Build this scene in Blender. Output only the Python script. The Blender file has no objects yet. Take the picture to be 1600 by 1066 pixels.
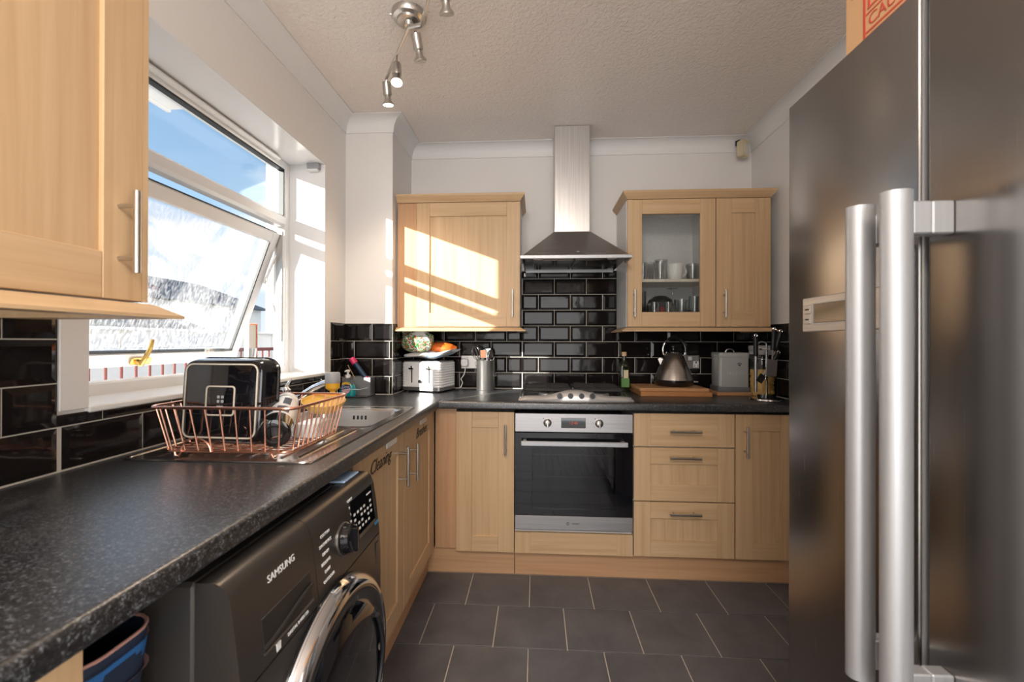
import bpy, bmesh, math, random
from mathutils import Vector, Matrix
random.seed(7)
S = bpy.context.scene
COL = S.collection
PI = math.pi

# ------------------------------------------------------------------ camera, sky, sun, light, exposure
def camera():
    cx, cy, cz, yaw, pitch, roll = 1.1067, -2.7845, 1.2195, -0.0568, 0.0023, 0.0024
    fw = Vector((math.sin(yaw)*math.cos(pitch), math.cos(yaw)*math.cos(pitch), math.sin(pitch)))
    r = Vector((math.cos(yaw), -math.sin(yaw), 0)); u = r.cross(fw)
    r2 = r*math.cos(roll)+u*math.sin(roll); u2 = -r*math.sin(roll)+u*math.cos(roll)
    cam = bpy.data.cameras.new('camera'); o = bpy.data.objects.new('camera', cam); COL.objects.link(o)
    o.matrix_world = Matrix(((r2.x, u2.x, -fw.x, cx), (r2.y, u2.y, -fw.y, cy), (r2.z, u2.z, -fw.z, cz), (0, 0, 0, 1)))
    cam.sensor_width = 36; cam.lens = 15.0; cam.clip_start = 0.02; cam.clip_end = 200
    cam.dof.use_dof = True; cam.dof.focus_distance = 2.5; cam.dof.aperture_fstop = 5.0
    S.camera = o
camera()

def world():
    w = bpy.data.worlds.new('sky'); S.world = w; w.use_nodes = True
    nt = w.node_tree; N = nt.nodes; L = nt.links; N.clear()
    out = N.new('ShaderNodeOutputWorld'); bg = N.new('ShaderNodeBackground')
    tc = N.new('ShaderNodeTexCoord'); sep = N.new('ShaderNodeSeparateXYZ'); L.new(tc.outputs['Generated'], sep.inputs[0])
    ramp = N.new('ShaderNodeValToRGB'); L.new(sep.outputs['Z'], ramp.inputs[0])
    e = ramp.color_ramp.elements
    e[0].position = 0.0; e[0].color = (0.86, 0.93, 1.0, 1)
    e[1].position = 0.65; e[1].color = (0.20, 0.44, 0.84, 1)
    m = ramp.color_ramp.elements.new(0.25); m.color = (0.44, 0.69, 0.95, 1)
    noi = N.new('ShaderNodeTexNoise'); noi.inputs['Scale'].default_value = 2.2; noi.inputs['Detail'].default_value = 7; noi.inputs['Roughness'].default_value = 0.55
    mp = N.new('ShaderNodeMapping'); mp.inputs['Scale'].default_value = (1, 1, 2.6); mp.inputs['Location'].default_value = (0.35, 0.1, 0.0)
    L.new(tc.outputs['Generated'], mp.inputs[0]); L.new(mp.outputs[0], noi.inputs['Vector'])
    cr = N.new('ShaderNodeValToRGB'); cr.color_ramp.elements[0].position = 0.5; cr.color_ramp.elements[1].position = 0.68
    L.new(noi.outputs[0], cr.inputs[0])
    mix = N.new('ShaderNodeMixRGB'); mix.inputs[2].default_value = (1.25, 1.25, 1.25, 1)
    L.new(cr.outputs[0], mix.inputs[0]); L.new(ramp.outputs[0], mix.inputs[1])
    L.new(mix.outputs[0], bg.inputs[0]); bg.inputs[1].default_value = 1.05
    L.new(bg.outputs[0], out.inputs[0])
world()

def lamp(name, kind, energy, color, loc=(0, 0, 0), direction=(0, 0, -1), **kw):
    l = bpy.data.lights.new(name, kind); l.energy = energy; l.color = color
    for k, v in kw.items(): setattr(l, k, v)
    o = bpy.data.objects.new(name, l); COL.objects.link(o); o.location = loc
    o.rotation_euler = Vector(direction).to_track_quat('-Z', 'Y').to_euler()
    return o
lamp('sun', 'SUN', 19.0, (1.0, 0.93, 0.82), (-6, -6, 5), (1.0, 1.02, -0.37), angle=math.radians(0.5))
lamp('rear_fill_light', 'AREA', 42.0, (1.0, 0.96, 0.92), (1.05, -4.63, 1.08), (0, 1, 0.0), shape='RECTANGLE', size=1.7, size_y=2.0)  # unseen fill light added outside an assumed opening in the rear wall
lamp('rear_top_fill', 'AREA', 54.0, (1.0, 0.90, 0.79), (1.0, -3.4, 2.44), (0.08, 0.5, -1), shape='DISK', size=1.0)  # fill light added overhead behind the camera, no fitting there
S.view_settings.view_transform = 'Standard'; S.view_settings.look = 'None'
S.view_settings.gamma = 1.0; S.view_settings.use_curve_mapping = False
S.view_settings.exposure = 0.0

# ------------------------------------------------------------------ materials
def pm(name, color, rough=0.5, metal=0.0, spec=0.5, coat=0.0, emit=None, estr=0.0, trans=0.0, alpha=1.0):
    m = bpy.data.materials.new(name); m.use_nodes = True
    b = m.node_tree.nodes['Principled BSDF']
    b.inputs['Base Color'].default_value = (*color, 1); b.inputs['Roughness'].default_value = rough
    b.inputs['Metallic'].default_value = metal; b.inputs['Specular IOR Level'].default_value = spec
    b.inputs['Coat Weight'].default_value = coat; b.inputs['Transmission Weight'].default_value = trans; b.inputs['Alpha'].default_value = alpha
    if emit: b.inputs['Emission Color'].default_value = (*emit, 1); b.inputs['Emission Strength'].default_value = estr
    return m
def coords(m, scale, kind='Object', rnd=False):
    N = m.node_tree.nodes; L = m.node_tree.links
    tc = N.new('ShaderNodeTexCoord'); mp = N.new('ShaderNodeMapping'); mp.inputs['Scale'].default_value = scale
    L.new(tc.outputs[kind], mp.inputs[0])
    if rnd:
        oi = N.new('ShaderNodeObjectInfo'); mu = N.new('ShaderNodeVectorMath'); mu.operation = 'MULTIPLY_ADD'
        cb = N.new('ShaderNodeCombineXYZ'); 
        for i in range(3): L.new(oi.outputs['Random'], cb.inputs[i])
        mu.inputs[1].default_value = (37, 53, 91); L.new(cb.outputs[0], mu.inputs[0]); L.new(mp.outputs[0], mu.inputs[2])
        return mu.outputs[0]
    return mp.outputs[0]
def noise(m, vec, scale=1.0, detail=4, rough=0.55, dist=0.0):
    n = m.node_tree.nodes.new('ShaderNodeTexNoise'); n.inputs['Scale'].default_value = scale; n.inputs['Detail'].default_value = detail
    n.inputs['Roughness'].default_value = rough; n.inputs['Distortion'].default_value = dist
    m.node_tree.links.new(vec, n.inputs['Vector']); return n.outputs[0]
def ramp(m, fac, stops):
    r = m.node_tree.nodes.new('ShaderNodeValToRGB'); e = r.color_ramp.elements
    while len(e) < len(stops): e.new(0.5)
    for i, (p, c) in enumerate(stops): e[i].position = p; e[i].color = (*c, 1) if len(c) == 3 else c
    m.node_tree.links.new(fac, r.inputs[0]); return r.outputs[0]
def setc(m, out, sock='Base Color'): m.node_tree.links.new(out, m.node_tree.nodes['Principled BSDF'].inputs[sock])
def bump(m, h, strength=0.3, dist=0.002):
    b = m.node_tree.nodes.new('ShaderNodeBump'); b.inputs['Strength'].default_value = strength; b.inputs['Distance'].default_value = dist
    m.node_tree.links.new(h, b.inputs['Height']); m.node_tree.links.new(b.outputs[0], m.node_tree.nodes['Principled BSDF'].inputs['Normal'])
def g(v): return (v, v, v)

def wood(name, scale, lo, hi, rough=0.42):
    m = pm(name, hi, rough, spec=0.4); v = coords(m, scale, rnd=True)
    n = noise(m, v, 1.0, 5, 0.6, 0.6); setc(m, ramp(m, n, [(0.28, lo), (0.5, tuple((a+b)/2 for a, b in zip(lo, hi))), (0.75, hi)])); bump(m, n, 0.08, 0.001)
    return m
OAK_LO, OAK_HI = (0.50, 0.325, 0.175), (0.635, 0.445, 0.265)
woodv = wood('oak_upright_grain', (42, 42, 1.5), OAK_LO, OAK_HI)
woodh = wood('oak_level_grain', (1.5, 42, 42), OAK_LO, OAK_HI)
pinkv = wood('filler_wood_upright', (36, 36, 1.4), (0.47, 0.26, 0.135), (0.60, 0.365, 0.205))
pinkh = wood('filler_wood_level', (1.4, 36, 36), (0.47, 0.26, 0.135), (0.60, 0.365, 0.205))
boardw = wood('chopping_board_wood', (1.5, 40, 40), (0.42, 0.2, 0.085), (0.60, 0.335, 0.165))
wallm = pm('white_wall_paint', (0.775, 0.755, 0.745), 0.55); v = coords(wallm, (14, 14, 14)); bump(wallm, noise(wallm, v, 1, 4), 0.12, 0.002)
revealm = pm('white_gloss_board', (0.80, 0.80, 0.81), 0.16)
covem = pm('white_coving', (0.78, 0.775, 0.78), 0.5)
ceilm = pm('stippled_ceiling_paint', (0.84, 0.775, 0.725), 0.36); v = coords(ceilm, (62, 62, 62)); bump(ceilm, noise(ceilm, v, 1, 2.5, 0.5, 0.7), 0.75, 0.007)
upvc = pm('white_upvc', (0.82, 0.82, 0.82), 0.25)
seal = pm('black_window_seal', (0.02, 0.025, 0.03), 0.5)
whitem = pm('white_carcass', (0.74, 0.74, 0.74), 0.35)
plast = pm('white_plastic', (0.78, 0.78, 0.77), 0.35)
greyp = pm('grey_plastic', (0.33, 0.34, 0.36), 0.4)
blackp = pm('black_plastic', (0.012, 0.012, 0.014), 0.3)
blackg = pm('black_gloss', (0.006, 0.006, 0.008), 0.06, coat=0.6)
tilem = pm('black_glazed_tile', (0.010, 0.008, 0.008), 0.07, spec=0.30); v = coords(tilem, (9, 9, 9), rnd=True); bump(tilem, noise(tilem, v, 1, 2), 0.22, 0.005)
groutm = pm('pale_grout', (0.56, 0.53, 0.47), 0.8)
fgroutm = pm('floor_grout', (0.52, 0.46, 0.40), 0.85)
floorm = pm('slate_floor_tile', (0.05, 0.05, 0.055), 0.42); v = coords(floorm, (7, 7, 7), rnd=True)
n_ = noise(floorm, v, 1, 7, 0.62, 0.3); setc(floorm, ramp(floorm, n_, [(0.3, (0.068, 0.069, 0.078)), (0.7, (0.115, 0.113, 0.122))])); bump(floorm, n_, 0.25, 0.002)
topm = pm('speckled_black_worktop', (0.02, 0.02, 0.022), 0.33, spec=1.0); v = coords(topm, (1, 1, 1))
n1 = noise(topm, v, 150, 3, 0.6); n2 = noise(topm, v, 330, 2, 0.5)
mx = topm.node_tree.nodes.new('ShaderNodeMath'); mx.operation = 'MULTIPLY'; topm.node_tree.links.new(n1, mx.inputs[0]); topm.node_tree.links.new(n2, mx.inputs[1])
setc(topm, ramp(topm, mx.outputs[0], [(0.16, (0.006, 0.006, 0.007)), (0.27, (0.022, 0.023, 0.026)), (0.42, (0.15, 0.16, 0.18))])); bump(topm, n1, 0.05, 0.0006)
def steel(name, c, rough, scale=(3, 3, 260), metal=1.0, k=0.12):
    m = pm(name, c, rough, metal); v = coords(m, scale); n = noise(m, v, 1, 3)
    setc(m, ramp(m, n, [(0.3, tuple(x*(1-k) for x in c)), (0.7, tuple(min(1, x*(1+k)) for x in c))]))
    r = m.node_tree.nodes.new('ShaderNodeMapRange'); r.inputs[3].default_value = rough*0.85; r.inputs[4].default_value = rough*1.2
    m.node_tree.links.new(n, r.inputs[0]); setc(m, r.outputs[0], 'Roughness'); return m
inox = steel('brushed_stainless', (0.43, 0.42, 0.425), 0.42)
inoxv = steel('brushed_stainless_upright', (0.55, 0.535, 0.53), 0.32, (220, 220, 3))
hoodm = steel('hood_stainless', (0.34, 0.32, 0.31), 0.36, (3, 3, 240))
fridgem = steel('dark_brushed_fridge_steel', (0.28, 0.262, 0.25), 0.25, (420, 420, 2.5), k=0.025)
alu = steel('satin_aluminium', (0.44, 0.45, 0.47), 0.42, (120, 120, 3), metal=0.6, k=0.05)
chrome = pm('chrome', (0.78, 0.78, 0.8), 0.08, 1.0)
nickel = pm('satin_nickel', (0.55, 0.53, 0.50), 0.28, 1.0)
copper = pm('copper_wire', (0.82, 0.42, 0.30), 0.25, 1.0)
brass = pm('brass', (0.80, 0.52, 0.16), 0.22, 1.0)
inoxsink = steel('sink_stainless', (0.60, 0.585, 0.57), 0.2, (60, 60, 60), k=0.06)
wmm = pm('graphite_washer_paint', (0.105, 0.095, 0.088), 0.28, 0.75)
wmside = pm('graphite_washer_side', (0.075, 0.07, 0.067), 0.33, 0.5)
txtw = pm('white_print', (0.8, 0.8, 0.8), 0.5)
txtk = pm('black_print', (0.01, 0.01, 0.01), 0.5)
def glassy(name, tint=(1, 1, 1), rough=0.02, refl=0.07, dirt=0.0, dcol=(0.8, 0.8, 0.8), dscale=(30, 30, 6), lo=0.45, hi=0.8, zfade=None):
    m = bpy.data.materials.new(name); m.use_nodes = True; N = m.node_tree.nodes; L = m.node_tree.links; N.clear()
    out = N.new('ShaderNodeOutputMaterial'); tr = N.new('ShaderNodeBsdfTransparent'); tr.inputs[0].default_value = (*tint, 1)
    gl = N.new('ShaderNodeBsdfGlossy'); gl.inputs['Roughness'].default_value = rough
    lw = N.new('ShaderNodeLayerWeight'); lw.inputs[0].default_value = 0.22
    mr = N.new('ShaderNodeMapRange'); mr.inputs[3].default_value = refl*0.6; mr.inputs[4].default_value = min(1, refl*7); L.new(lw.outputs['Facing'], mr.inputs[0])
    mix = N.new('ShaderNodeMixShader'); L.new(mr.outputs[0], mix.inputs[0]); L.new(tr.outputs[0], mix.inputs[1]); L.new(gl.outputs[0], mix.inputs[2])
    last = mix.outputs[0]
    if dirt > 0:
        df = N.new('ShaderNodeBsdfTranslucent'); df.inputs[0].default_value = (*dcol, 1)
        v = coords(m, dscale); n = noise(m, v, 1, 5, 0.65); r = N.new('ShaderNodeMapRange'); r.inputs[1].default_value = lo; r.inputs[2].default_value = hi; r.inputs[4].default_value = dirt
        L.new(n, r.inputs[0])
        if zfade:
            sp = N.new('ShaderNodeSeparateXYZ'); L.new(coords(m, (1, 1, 1)), sp.inputs[0]); zr = N.new('ShaderNodeMapRange'); zr.inputs[1].default_value = zfade[0]; zr.inputs[2].default_value = zfade[1]; zr.inputs[3].default_value = 1.0; zr.inputs[4].default_value = zfade[2]
            L.new(sp.outputs[2], zr.inputs[0]); mu = N.new('ShaderNodeMath'); mu.operation = 'MULTIPLY'; L.new(r.outputs[0], mu.inputs[0]); L.new(zr.outputs[0], mu.inputs[1]); r = mu
        m2 = N.new('ShaderNodeMixShader'); L.new(r.outputs[0], m2.inputs[0]); L.new(last, m2.inputs[1]); L.new(df.outputs[0], m2.inputs[2]); last = m2.outputs[0]
    L.new(last, out.inputs[0]); return m
glassm = glassy('clear_window_glass', (0.97, 0.99, 1.0), 0.01, 0.05)
dirtyglass = glassy('streaked_window_glass', (0.96, 0.98, 1.0), 0.02, 0.06, 0.26, dscale=(110, 110, 11), lo=0.46, hi=0.72, zfade=(1.38, 1.55, 0.22))
drinkglass = glassy('drinking_glass', (0.83, 0.87, 0.87), 0.03, 0.22)
cabglass = glassy('textured_cabinet_glass', (0.95, 0.96, 0.96), 0.12, 0.05, 0.12, dscale=(160, 160, 160), lo=0.3, hi=0.7)
clearp = glassy('clear_plastic', (0.95, 0.96, 0.97), 0.05, 0.07)
ovenglass = glassy('oven_door_glass', (0.34, 0.34, 0.35), 0.03, 0.10)

# ------------------------------------------------------------------ mesh helpers
class MB:
    def __init__(s): s.v = []; s.f = []
    def add(s, v, f):
        o = len(s.v); s.v += [tuple(p) for p in v]; s.f += [tuple(i+o for i in q) for q in f]; return s
    def box(s, x0, y0, z0, x1, y1, z1, b=0.0, seg=1):
        x0, x1 = sorted((x0, x1)); y0, y1 = sorted((y0, y1)); z0, z1 = sorted((z0, z1))
        v = [(x, y, z) for z in (z0, z1) for y in (y0, y1) for x in (x0, x1)]
        f = [(0, 2, 3, 1), (4, 5, 7, 6), (0, 1, 5, 4), (2, 6, 7, 3), (0, 4, 6, 2), (1, 3, 7, 5)]
        if b <= 0: return s.add(v, f)
        bm = bmesh.new(); vs = [bm.verts.new(p) for p in v]
        for q in f: bm.faces.new([vs[i] for i in q])
        b = min(b, 0.49*min(x1-x0, y1-y0, z1-z0))
        bmesh.ops.bevel(bm, geom=bm.edges[:], offset=b, segments=seg, profile=0.5, affect='EDGES')
        bm.verts.index_update(); s.add([p.co[:] for p in bm.verts], [[q.index for q in fc.verts] for fc in bm.faces]); bm.free(); return s
    def loft(s, rings, cap0=True, cap1=True, closed=False):
        n = len(rings[0]); v = [p for r in rings for p in r]; f = []
        m = len(rings)
        for i in range(m if closed else m-1):
            a = i*n; c = ((i+1) % m)*n
            for j in range(n): k = (j+1) % n; f.append((a+j, a+k, c+k, c+j))
        if not closed:
            if cap0: f.append(tuple(range(n-1, -1, -1)))
            if cap1: f.append(tuple(range((m-1)*n, m*n)))
        return s.add(v, f)
    def lathe(s, prof, c=(0, 0, 0), n=24, cap0=True, cap1=True, M=None):
        rings = []
        for r, z in prof:
            ring = [Vector((r*math.cos(2*PI*i/n), r*math.sin(2*PI*i/n), z)) for i in range(n)]
            if M is not None: ring = [M @ p for p in ring]
            rings.append([(p.x+c[0], p.y+c[1], p.z+c[2]) for p in ring])
        return s.loft(rings, cap0, cap1)
    def cyl(s, p0, p1, r0, r1=None, n=14):
        p0 = Vector(p0); p1 = Vector(p1); r1 = r0 if r1 is None else r1
        q = (p1-p0).to_track_quat('Z', 'Y').to_matrix(); L = (p1-p0).length
        return s.lathe([(r0, 0), (r1, L)], tuple(p0), n, M=q)
    def tube(s, pts, r, n=8, closed=False):
        P = [Vector(p) for p in pts]; m = len(P); rings = []; up = None
        for i in range(m):
            a = P[(i-1) % m] if closed or i > 0 else P[0]; b = P[(i+1) % m] if closed or i < m-1 else P[-1]
            t = (b-a).normalized()
            if up is None:
                up = Vector((0, 0, 1)) if abs(t.z) < 0.9 else Vector((1, 0, 0))
            x = t.cross(up); 
            if x.length < 1e-6: x = t.orthogonal()
            x.normalize(); up = x.cross(t).normalized(); rr = r[i] if isinstance(r, (list, tuple)) else r
            rings.append([tuple(P[i]+x*(rr*math.cos(2*PI*j/n))+up*(rr*math.sin(2*PI*j/n))) for j in range(n)])
        return s.loft(rings, closed=closed)
    def prism(s, poly, axis, a, b):
        def put(p, t): return (t, p[0], p[1]) if axis == 'x' else (p[0], t, p[1]) if axis == 'y' else (p[0], p[1], t)
        return s.loft([[put(p, a) for p in poly], [put(p, b) for p in poly]])
    def blob(s, c, r, amp=0.12, seed=0, nu=22, nv=14, freq=3.0):
        rnd = random.Random(seed); ph = [rnd.uniform(0, 6.28) for _ in range(8)]; rings = []
        for i in range(1, nv):
            t = PI*i/nv; ring = []
            for j in range(nu):
                a = 2*PI*j/nu
                k = 1+amp*(math.sin(freq*a+ph[0]+2*t)*math.sin(2.3*t*freq/2+ph[1])+0.6*math.sin((freq*2+1)*a+ph[2])*math.sin(5*t+ph[3]))
                ring.append((c[0]+r[0]*k*math.sin(t)*math.cos(a), c[1]+r[1]*k*math.sin(t)*math.sin(a), c[2]-r[2]*k*math.cos(t)))
            rings.append(ring)
        return s.loft(rings)
    def xf(s, M):
        s.v = [tuple(M @ Vector(p)) for p in s.v]; return s
    def join(s, o): return s.add(o.v, o.f)
    def build(s, name, mat, parent=None, smooth=35):
        me = bpy.data.meshes.new(name); me.from_pydata(s.v, [], s.f); me.validate()
        bm = bmesh.new(); bm.from_mesh(me); bmesh.ops.recalc_face_normals(bm, faces=bm.faces[:]); bm.to_mesh(me); bm.free()
        if smooth:
            for p in me.polygons: p.use_smooth = True
            me.set_sharp_from_angle(angle=math.radians(smooth))
        me.materials.append(mat); o = bpy.data.objects.new(name, me); COL.objects.link(o)
        if parent is not None: o.parent = parent
        return o
def box(name, mat, parent, *a, **k): return MB().box(*a, **k).build(name, mat, parent)
def rrect(w, h, r, n=5, cx=0, cy=0):
    out = []
    for (sx, sy, a0) in ((1, 1, 0), (-1, 1, 90), (-1, -1, 180), (1, -1, 270)):
        for i in range(n+1):
            a = math.radians(a0+90*i/n); out.append((cx+sx*(w/2-r)+r*math.cos(a), cy+sy*(h/2-r)+r*math.sin(a)))
    return out
def tag(o, label, cat, group=None):
    o['label'] = label; o['category'] = cat
    if group: o['group'] = group
    return o
def thing(name, label, cat, loc=(0, 0, 0), rz=0.0, group=None):
    o = bpy.data.objects.new(name, None); COL.objects.link(o); o.location = loc; o.rotation_euler = (0, 0, math.radians(rz)); o.empty_display_size = 0.05
    return tag(o, label, cat, group)
def struct(o): o['kind'] = 'structure'; return o
def text(s, size, mat, parent, M, name='lettering', shear=0.0, depth=0.0004, sx=1.0):
    c = bpy.data.curves.new('t', 'FONT'); c.body = s; c.size = size; c.extrude = depth; c.shear = shear; c.align_x = 'CENTER'; c.align_y = 'CENTER'; c.resolution_u = 3
    o = bpy.data.objects.new('t', c); COL.objects.link(o); dg = bpy.context.evaluated_depsgraph_get()
    me = bpy.data.meshes.new_from_object(o.evaluated_get(dg)); bpy.data.objects.remove(o); bpy.data.curves.remove(c)
    me.transform(M @ Matrix.Diagonal((sx, 1, 1, 1))); me.materials.clear(); me.materials.append(mat); me.name = name
    r = bpy.data.objects.new(name, me); COL.objects.link(r); r.parent = parent; return r
FRONT = Matrix.Rotation(PI/2, 4, 'X')                       # text plane facing local -y
def at(x, y, z): return Matrix.Translation((x, y, z)) @ FRONT

# ------------------------------------------------------------------ room shell
WT = 0.915; H = 2.505; RX = 2.466; YB = -4.6
WY0, WY1, WZ0, WZ1 = -1.797, -0.604, 1.055, 2.155           # window opening
wl = MB()
wl.box(-0.27, YB, 0, 0, WY0, H).box(-0.27, WY1, 0, 0, 0, H).box(-0.27, WY0, 0, 0, WY1, WZ0).box(-0.27, WY0, WZ1, 0, WY1, H)
wall_left = struct(wl.build('wall_left', wallm, smooth=0))
wall_back = struct(MB().box(-0.27, 0, 0, RX+0.1, 0.12, H).build('wall_back', wallm))
wall_right = struct(MB().box(RX, YB, 0, RX+0.12, 0, H).build('wall_right', wallm))
wf = MB().box(-0.27, YB-0.12, 0, 0.2, YB, H).box(1.9, YB-0.12, 0, RX+0.12, YB, H).box(0.2, YB-0.12, 2.1, 1.9, YB, H)
wall_front = struct(wf.build('wall_front', wallm, smooth=0))
pier = struct(MB().box(0, -0.368, 0, 0.2774, 0, H).build('wall_corner', wallm))
ceiling = struct(MB().box(-0.27, YB-0.12, H, RX+0.12, 0.12, H+0.1).build('ceiling', ceilm))
floor = struct(MB().box(-0.27, YB-0.12, -0.1, RX+0.12, 0.12, -0.004).build('floor', fgroutm))
# unseen door frame added behind the camera, round the fill-light opening
d1 = struct(MB().box(0.2, YB-0.08, 0, 0.26, YB-0.02, 2.1).box(1.84, YB-0.08, 0, 1.9, YB-0.02, 2.1).box(0.26, YB-0.08, 2.04, 1.84, YB-0.02, 2.1).build('added_door_frame', upvc, smooth=0))

# coving
def cove_profile(n=6):
    p = [(0, 0), (0, -0.078), (0.006, -0.078), (0.006, -0.070)]
    for i in range(n+1):
        a = PI/2*i/n; p.append((0.008+0.062*(1-math.cos(a)), -0.066+0.062*math.sin(a)))
    p += [(0.078, -0.004), (0.078, 0)]
    return p
def coving(name, p0, p1, out, m0=0, m1=0):
    p0 = Vector(p0); p1 = Vector(p1); o = Vector(out); d = (p1-p0).normalized(); rings = []
    for p, m in ((p0, m0), (p1, m1)):
        rings.append([tuple(p+o*u+d*(m*u)+Vector((0, 0, z-0.001))) for u, z in cove_profile()])
    return struct(MB().loft(rings).build(name, covem, smooth=30))
coving('trim_1', (0, YB, H), (0, -0.368, H), (1, 0, 0), 0, -1)
coving('trim_2', (0, -0.368, H), (0.2774, -0.368, H), (0, -1, 0), 1, 1)
coving('trim_3', (0.2774, -0.368, H), (0.2774, 0, H), (1, 0, 0), -1, -1)
coving('trim_4', (0.2774, 0, H), (RX, 0, H), (0, -1, 0), 1, -1)
coving('trim_5', (RX, 0, H), (RX, YB, H), (-1, 0, 0), 1, 0)
# reveal boards and sill
rv = MB().box(-0.19, WY1-0.008, WZ0, 0.001, WY1, WZ1).box(-0.19, WY0, WZ1-0.008, 0.001, WY1, WZ1).box(-0.19, WY0, WZ0, 0.001, WY0+0.008, WZ1)
struct(rv.build('trim_6', revealm, smooth=0))
struct(MB().box(-0.20, WY0, WZ0-0.012, 0.012, WY1, WZ0+0.004, b=0.003).build('trim_7', upvc))
struct(MB().box(0.0, -1.862, 1.055, 0.011, WY0, 1.30, b=0.002).build('trim_8', wallm))

# ------------------------------------------------------------------ tiles
_tm = {}
def tile_mesh(w, h):
    k = (round(w, 3), round(h, 3))
    if k not in _tm:
        bv = min(0.014, w*0.3, h*0.3); e = 0.0
        v = []
        for (ins, y) in ((0, 0.0), (0, -0.0045), (bv, -0.0085)):
            v += [(ins, y, ins), (w-ins, y, ins), (w-ins, y, h-ins), (ins, y, h-ins)]
        f = [(0, 3, 2, 1)]
        for a in (0, 4): f += [(a+i, a+(i+1) % 4, a+4+(i+1) % 4, a+4+i) for i in range(4)]
        f.append((8, 9, 10, 11))
        me = bpy.data.meshes.new('tile'); me.from_pydata(v, [], f); me.materials.append(tilem); _tm[k] = me
    return _tm[k]
TP, TH = 0.206, 0.1017; Z0 = WT+0.003
def tiles(parent, org, u, rz, rects, joint_even, joint_odd):
    """rects: list of (u0, u1, z0, z1) regions to cover; joints measured along u from org"""
    org = Vector(org); u = Vector(u); gm = MB(); nrm = Vector((0, -1, 0)); nrm.rotate(Matrix.Rotation(math.radians(rz), 3, 'Z'))
    for (a, b, za, zb) in rects:
        p = org+u*a; q = org+u*b+nrm*0.0055
        gm.box(p.x, p.y, za, q.x, q.y, zb)
        k = 0
        while Z0+k*TH < zb-0.004:
            lo = max(za, Z0+k*TH+0.0015); hi = min(zb, Z0+(k+1)*TH-0.0015); j = joint_even if k % 2 == 0 else joint_odd; k += 1
            if hi-lo < 0.008: continue
            n = math.floor((a-j)/TP)
            while j+n*TP < b-0.003:
                l = max(a, j+n*TP+0.0016); r = min(b, j+(n+1)*TP-0.0016); n += 1
                if r-l < 0.008: continue
                o = bpy.data.objects.new('tile', tile_mesh(r-l, hi-lo)); COL.objects.link(o); o.parent = parent
                P = org+u*l; o.location = (P.x+nrm.x*0.002, P.y+nrm.y*0.002, lo); o.rotation_euler = (0, 0, math.radians(rz))
    go = gm.build('grout', groutm, parent, smooth=0)
tiles(wall_back, (0, 0, 0), (1, 0, 0), 0, [(0.278, 1.012, WT, 1.302), (1.012, 1.622, WT, 1.68), (1.622, RX, WT, 1.302)], 1.223, 1.326)
tiles(pier, (0, -0.368, 0), (1, 0, 0), 0, [(0.009, 0.2774, WT, 1.325)], 0.057, 0.163)
tiles(pier, (0.2774, -0.368, 0), (0, 1, 0), 90, [(-0.004, 0.368, WT, 1.325)], 0.25, 0.19)
tiles(wall_left, (0, 0, 0), (0, 1, 0), 90, [(-2.9, -1.864, WT, 1.29), (-1.864, -0.552, WT, 1.047), (-0.552, -0.368, WT, 1.325)], -1.855, -1.760)
tiles(wall_right, (RX, 0, 0), (0, -1, 0), -90, [(0.0, 0.9, WT, 1.325)], 0.1, 0.0)

# floor tiles
fm = MB().box(0.0022, 0.0022, -0.004, 0.2958, 0.2658, 0.0, b=0.0012).build('tile', floorm); fmesh = fm.data; bpy.data.objects.remove(fm)
r = 0; y = -0.815
ys = [-0.815+0.268]+[-0.815-0.268*i for i in range(14)]
for r, yt in enumerate(ys):
    off = 0.637 if r % 2 == 1 else 0.779
    xs = off-0.298*4
    while xs < RX:
        if xs+0.298 > 0.45 and yt > YB:
            o = bpy.data.objects.new('tile', fmesh); COL.objects.link(o); o.parent = floor; o.location = (xs, yt-0.268, 0)
        xs += 0.298

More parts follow.
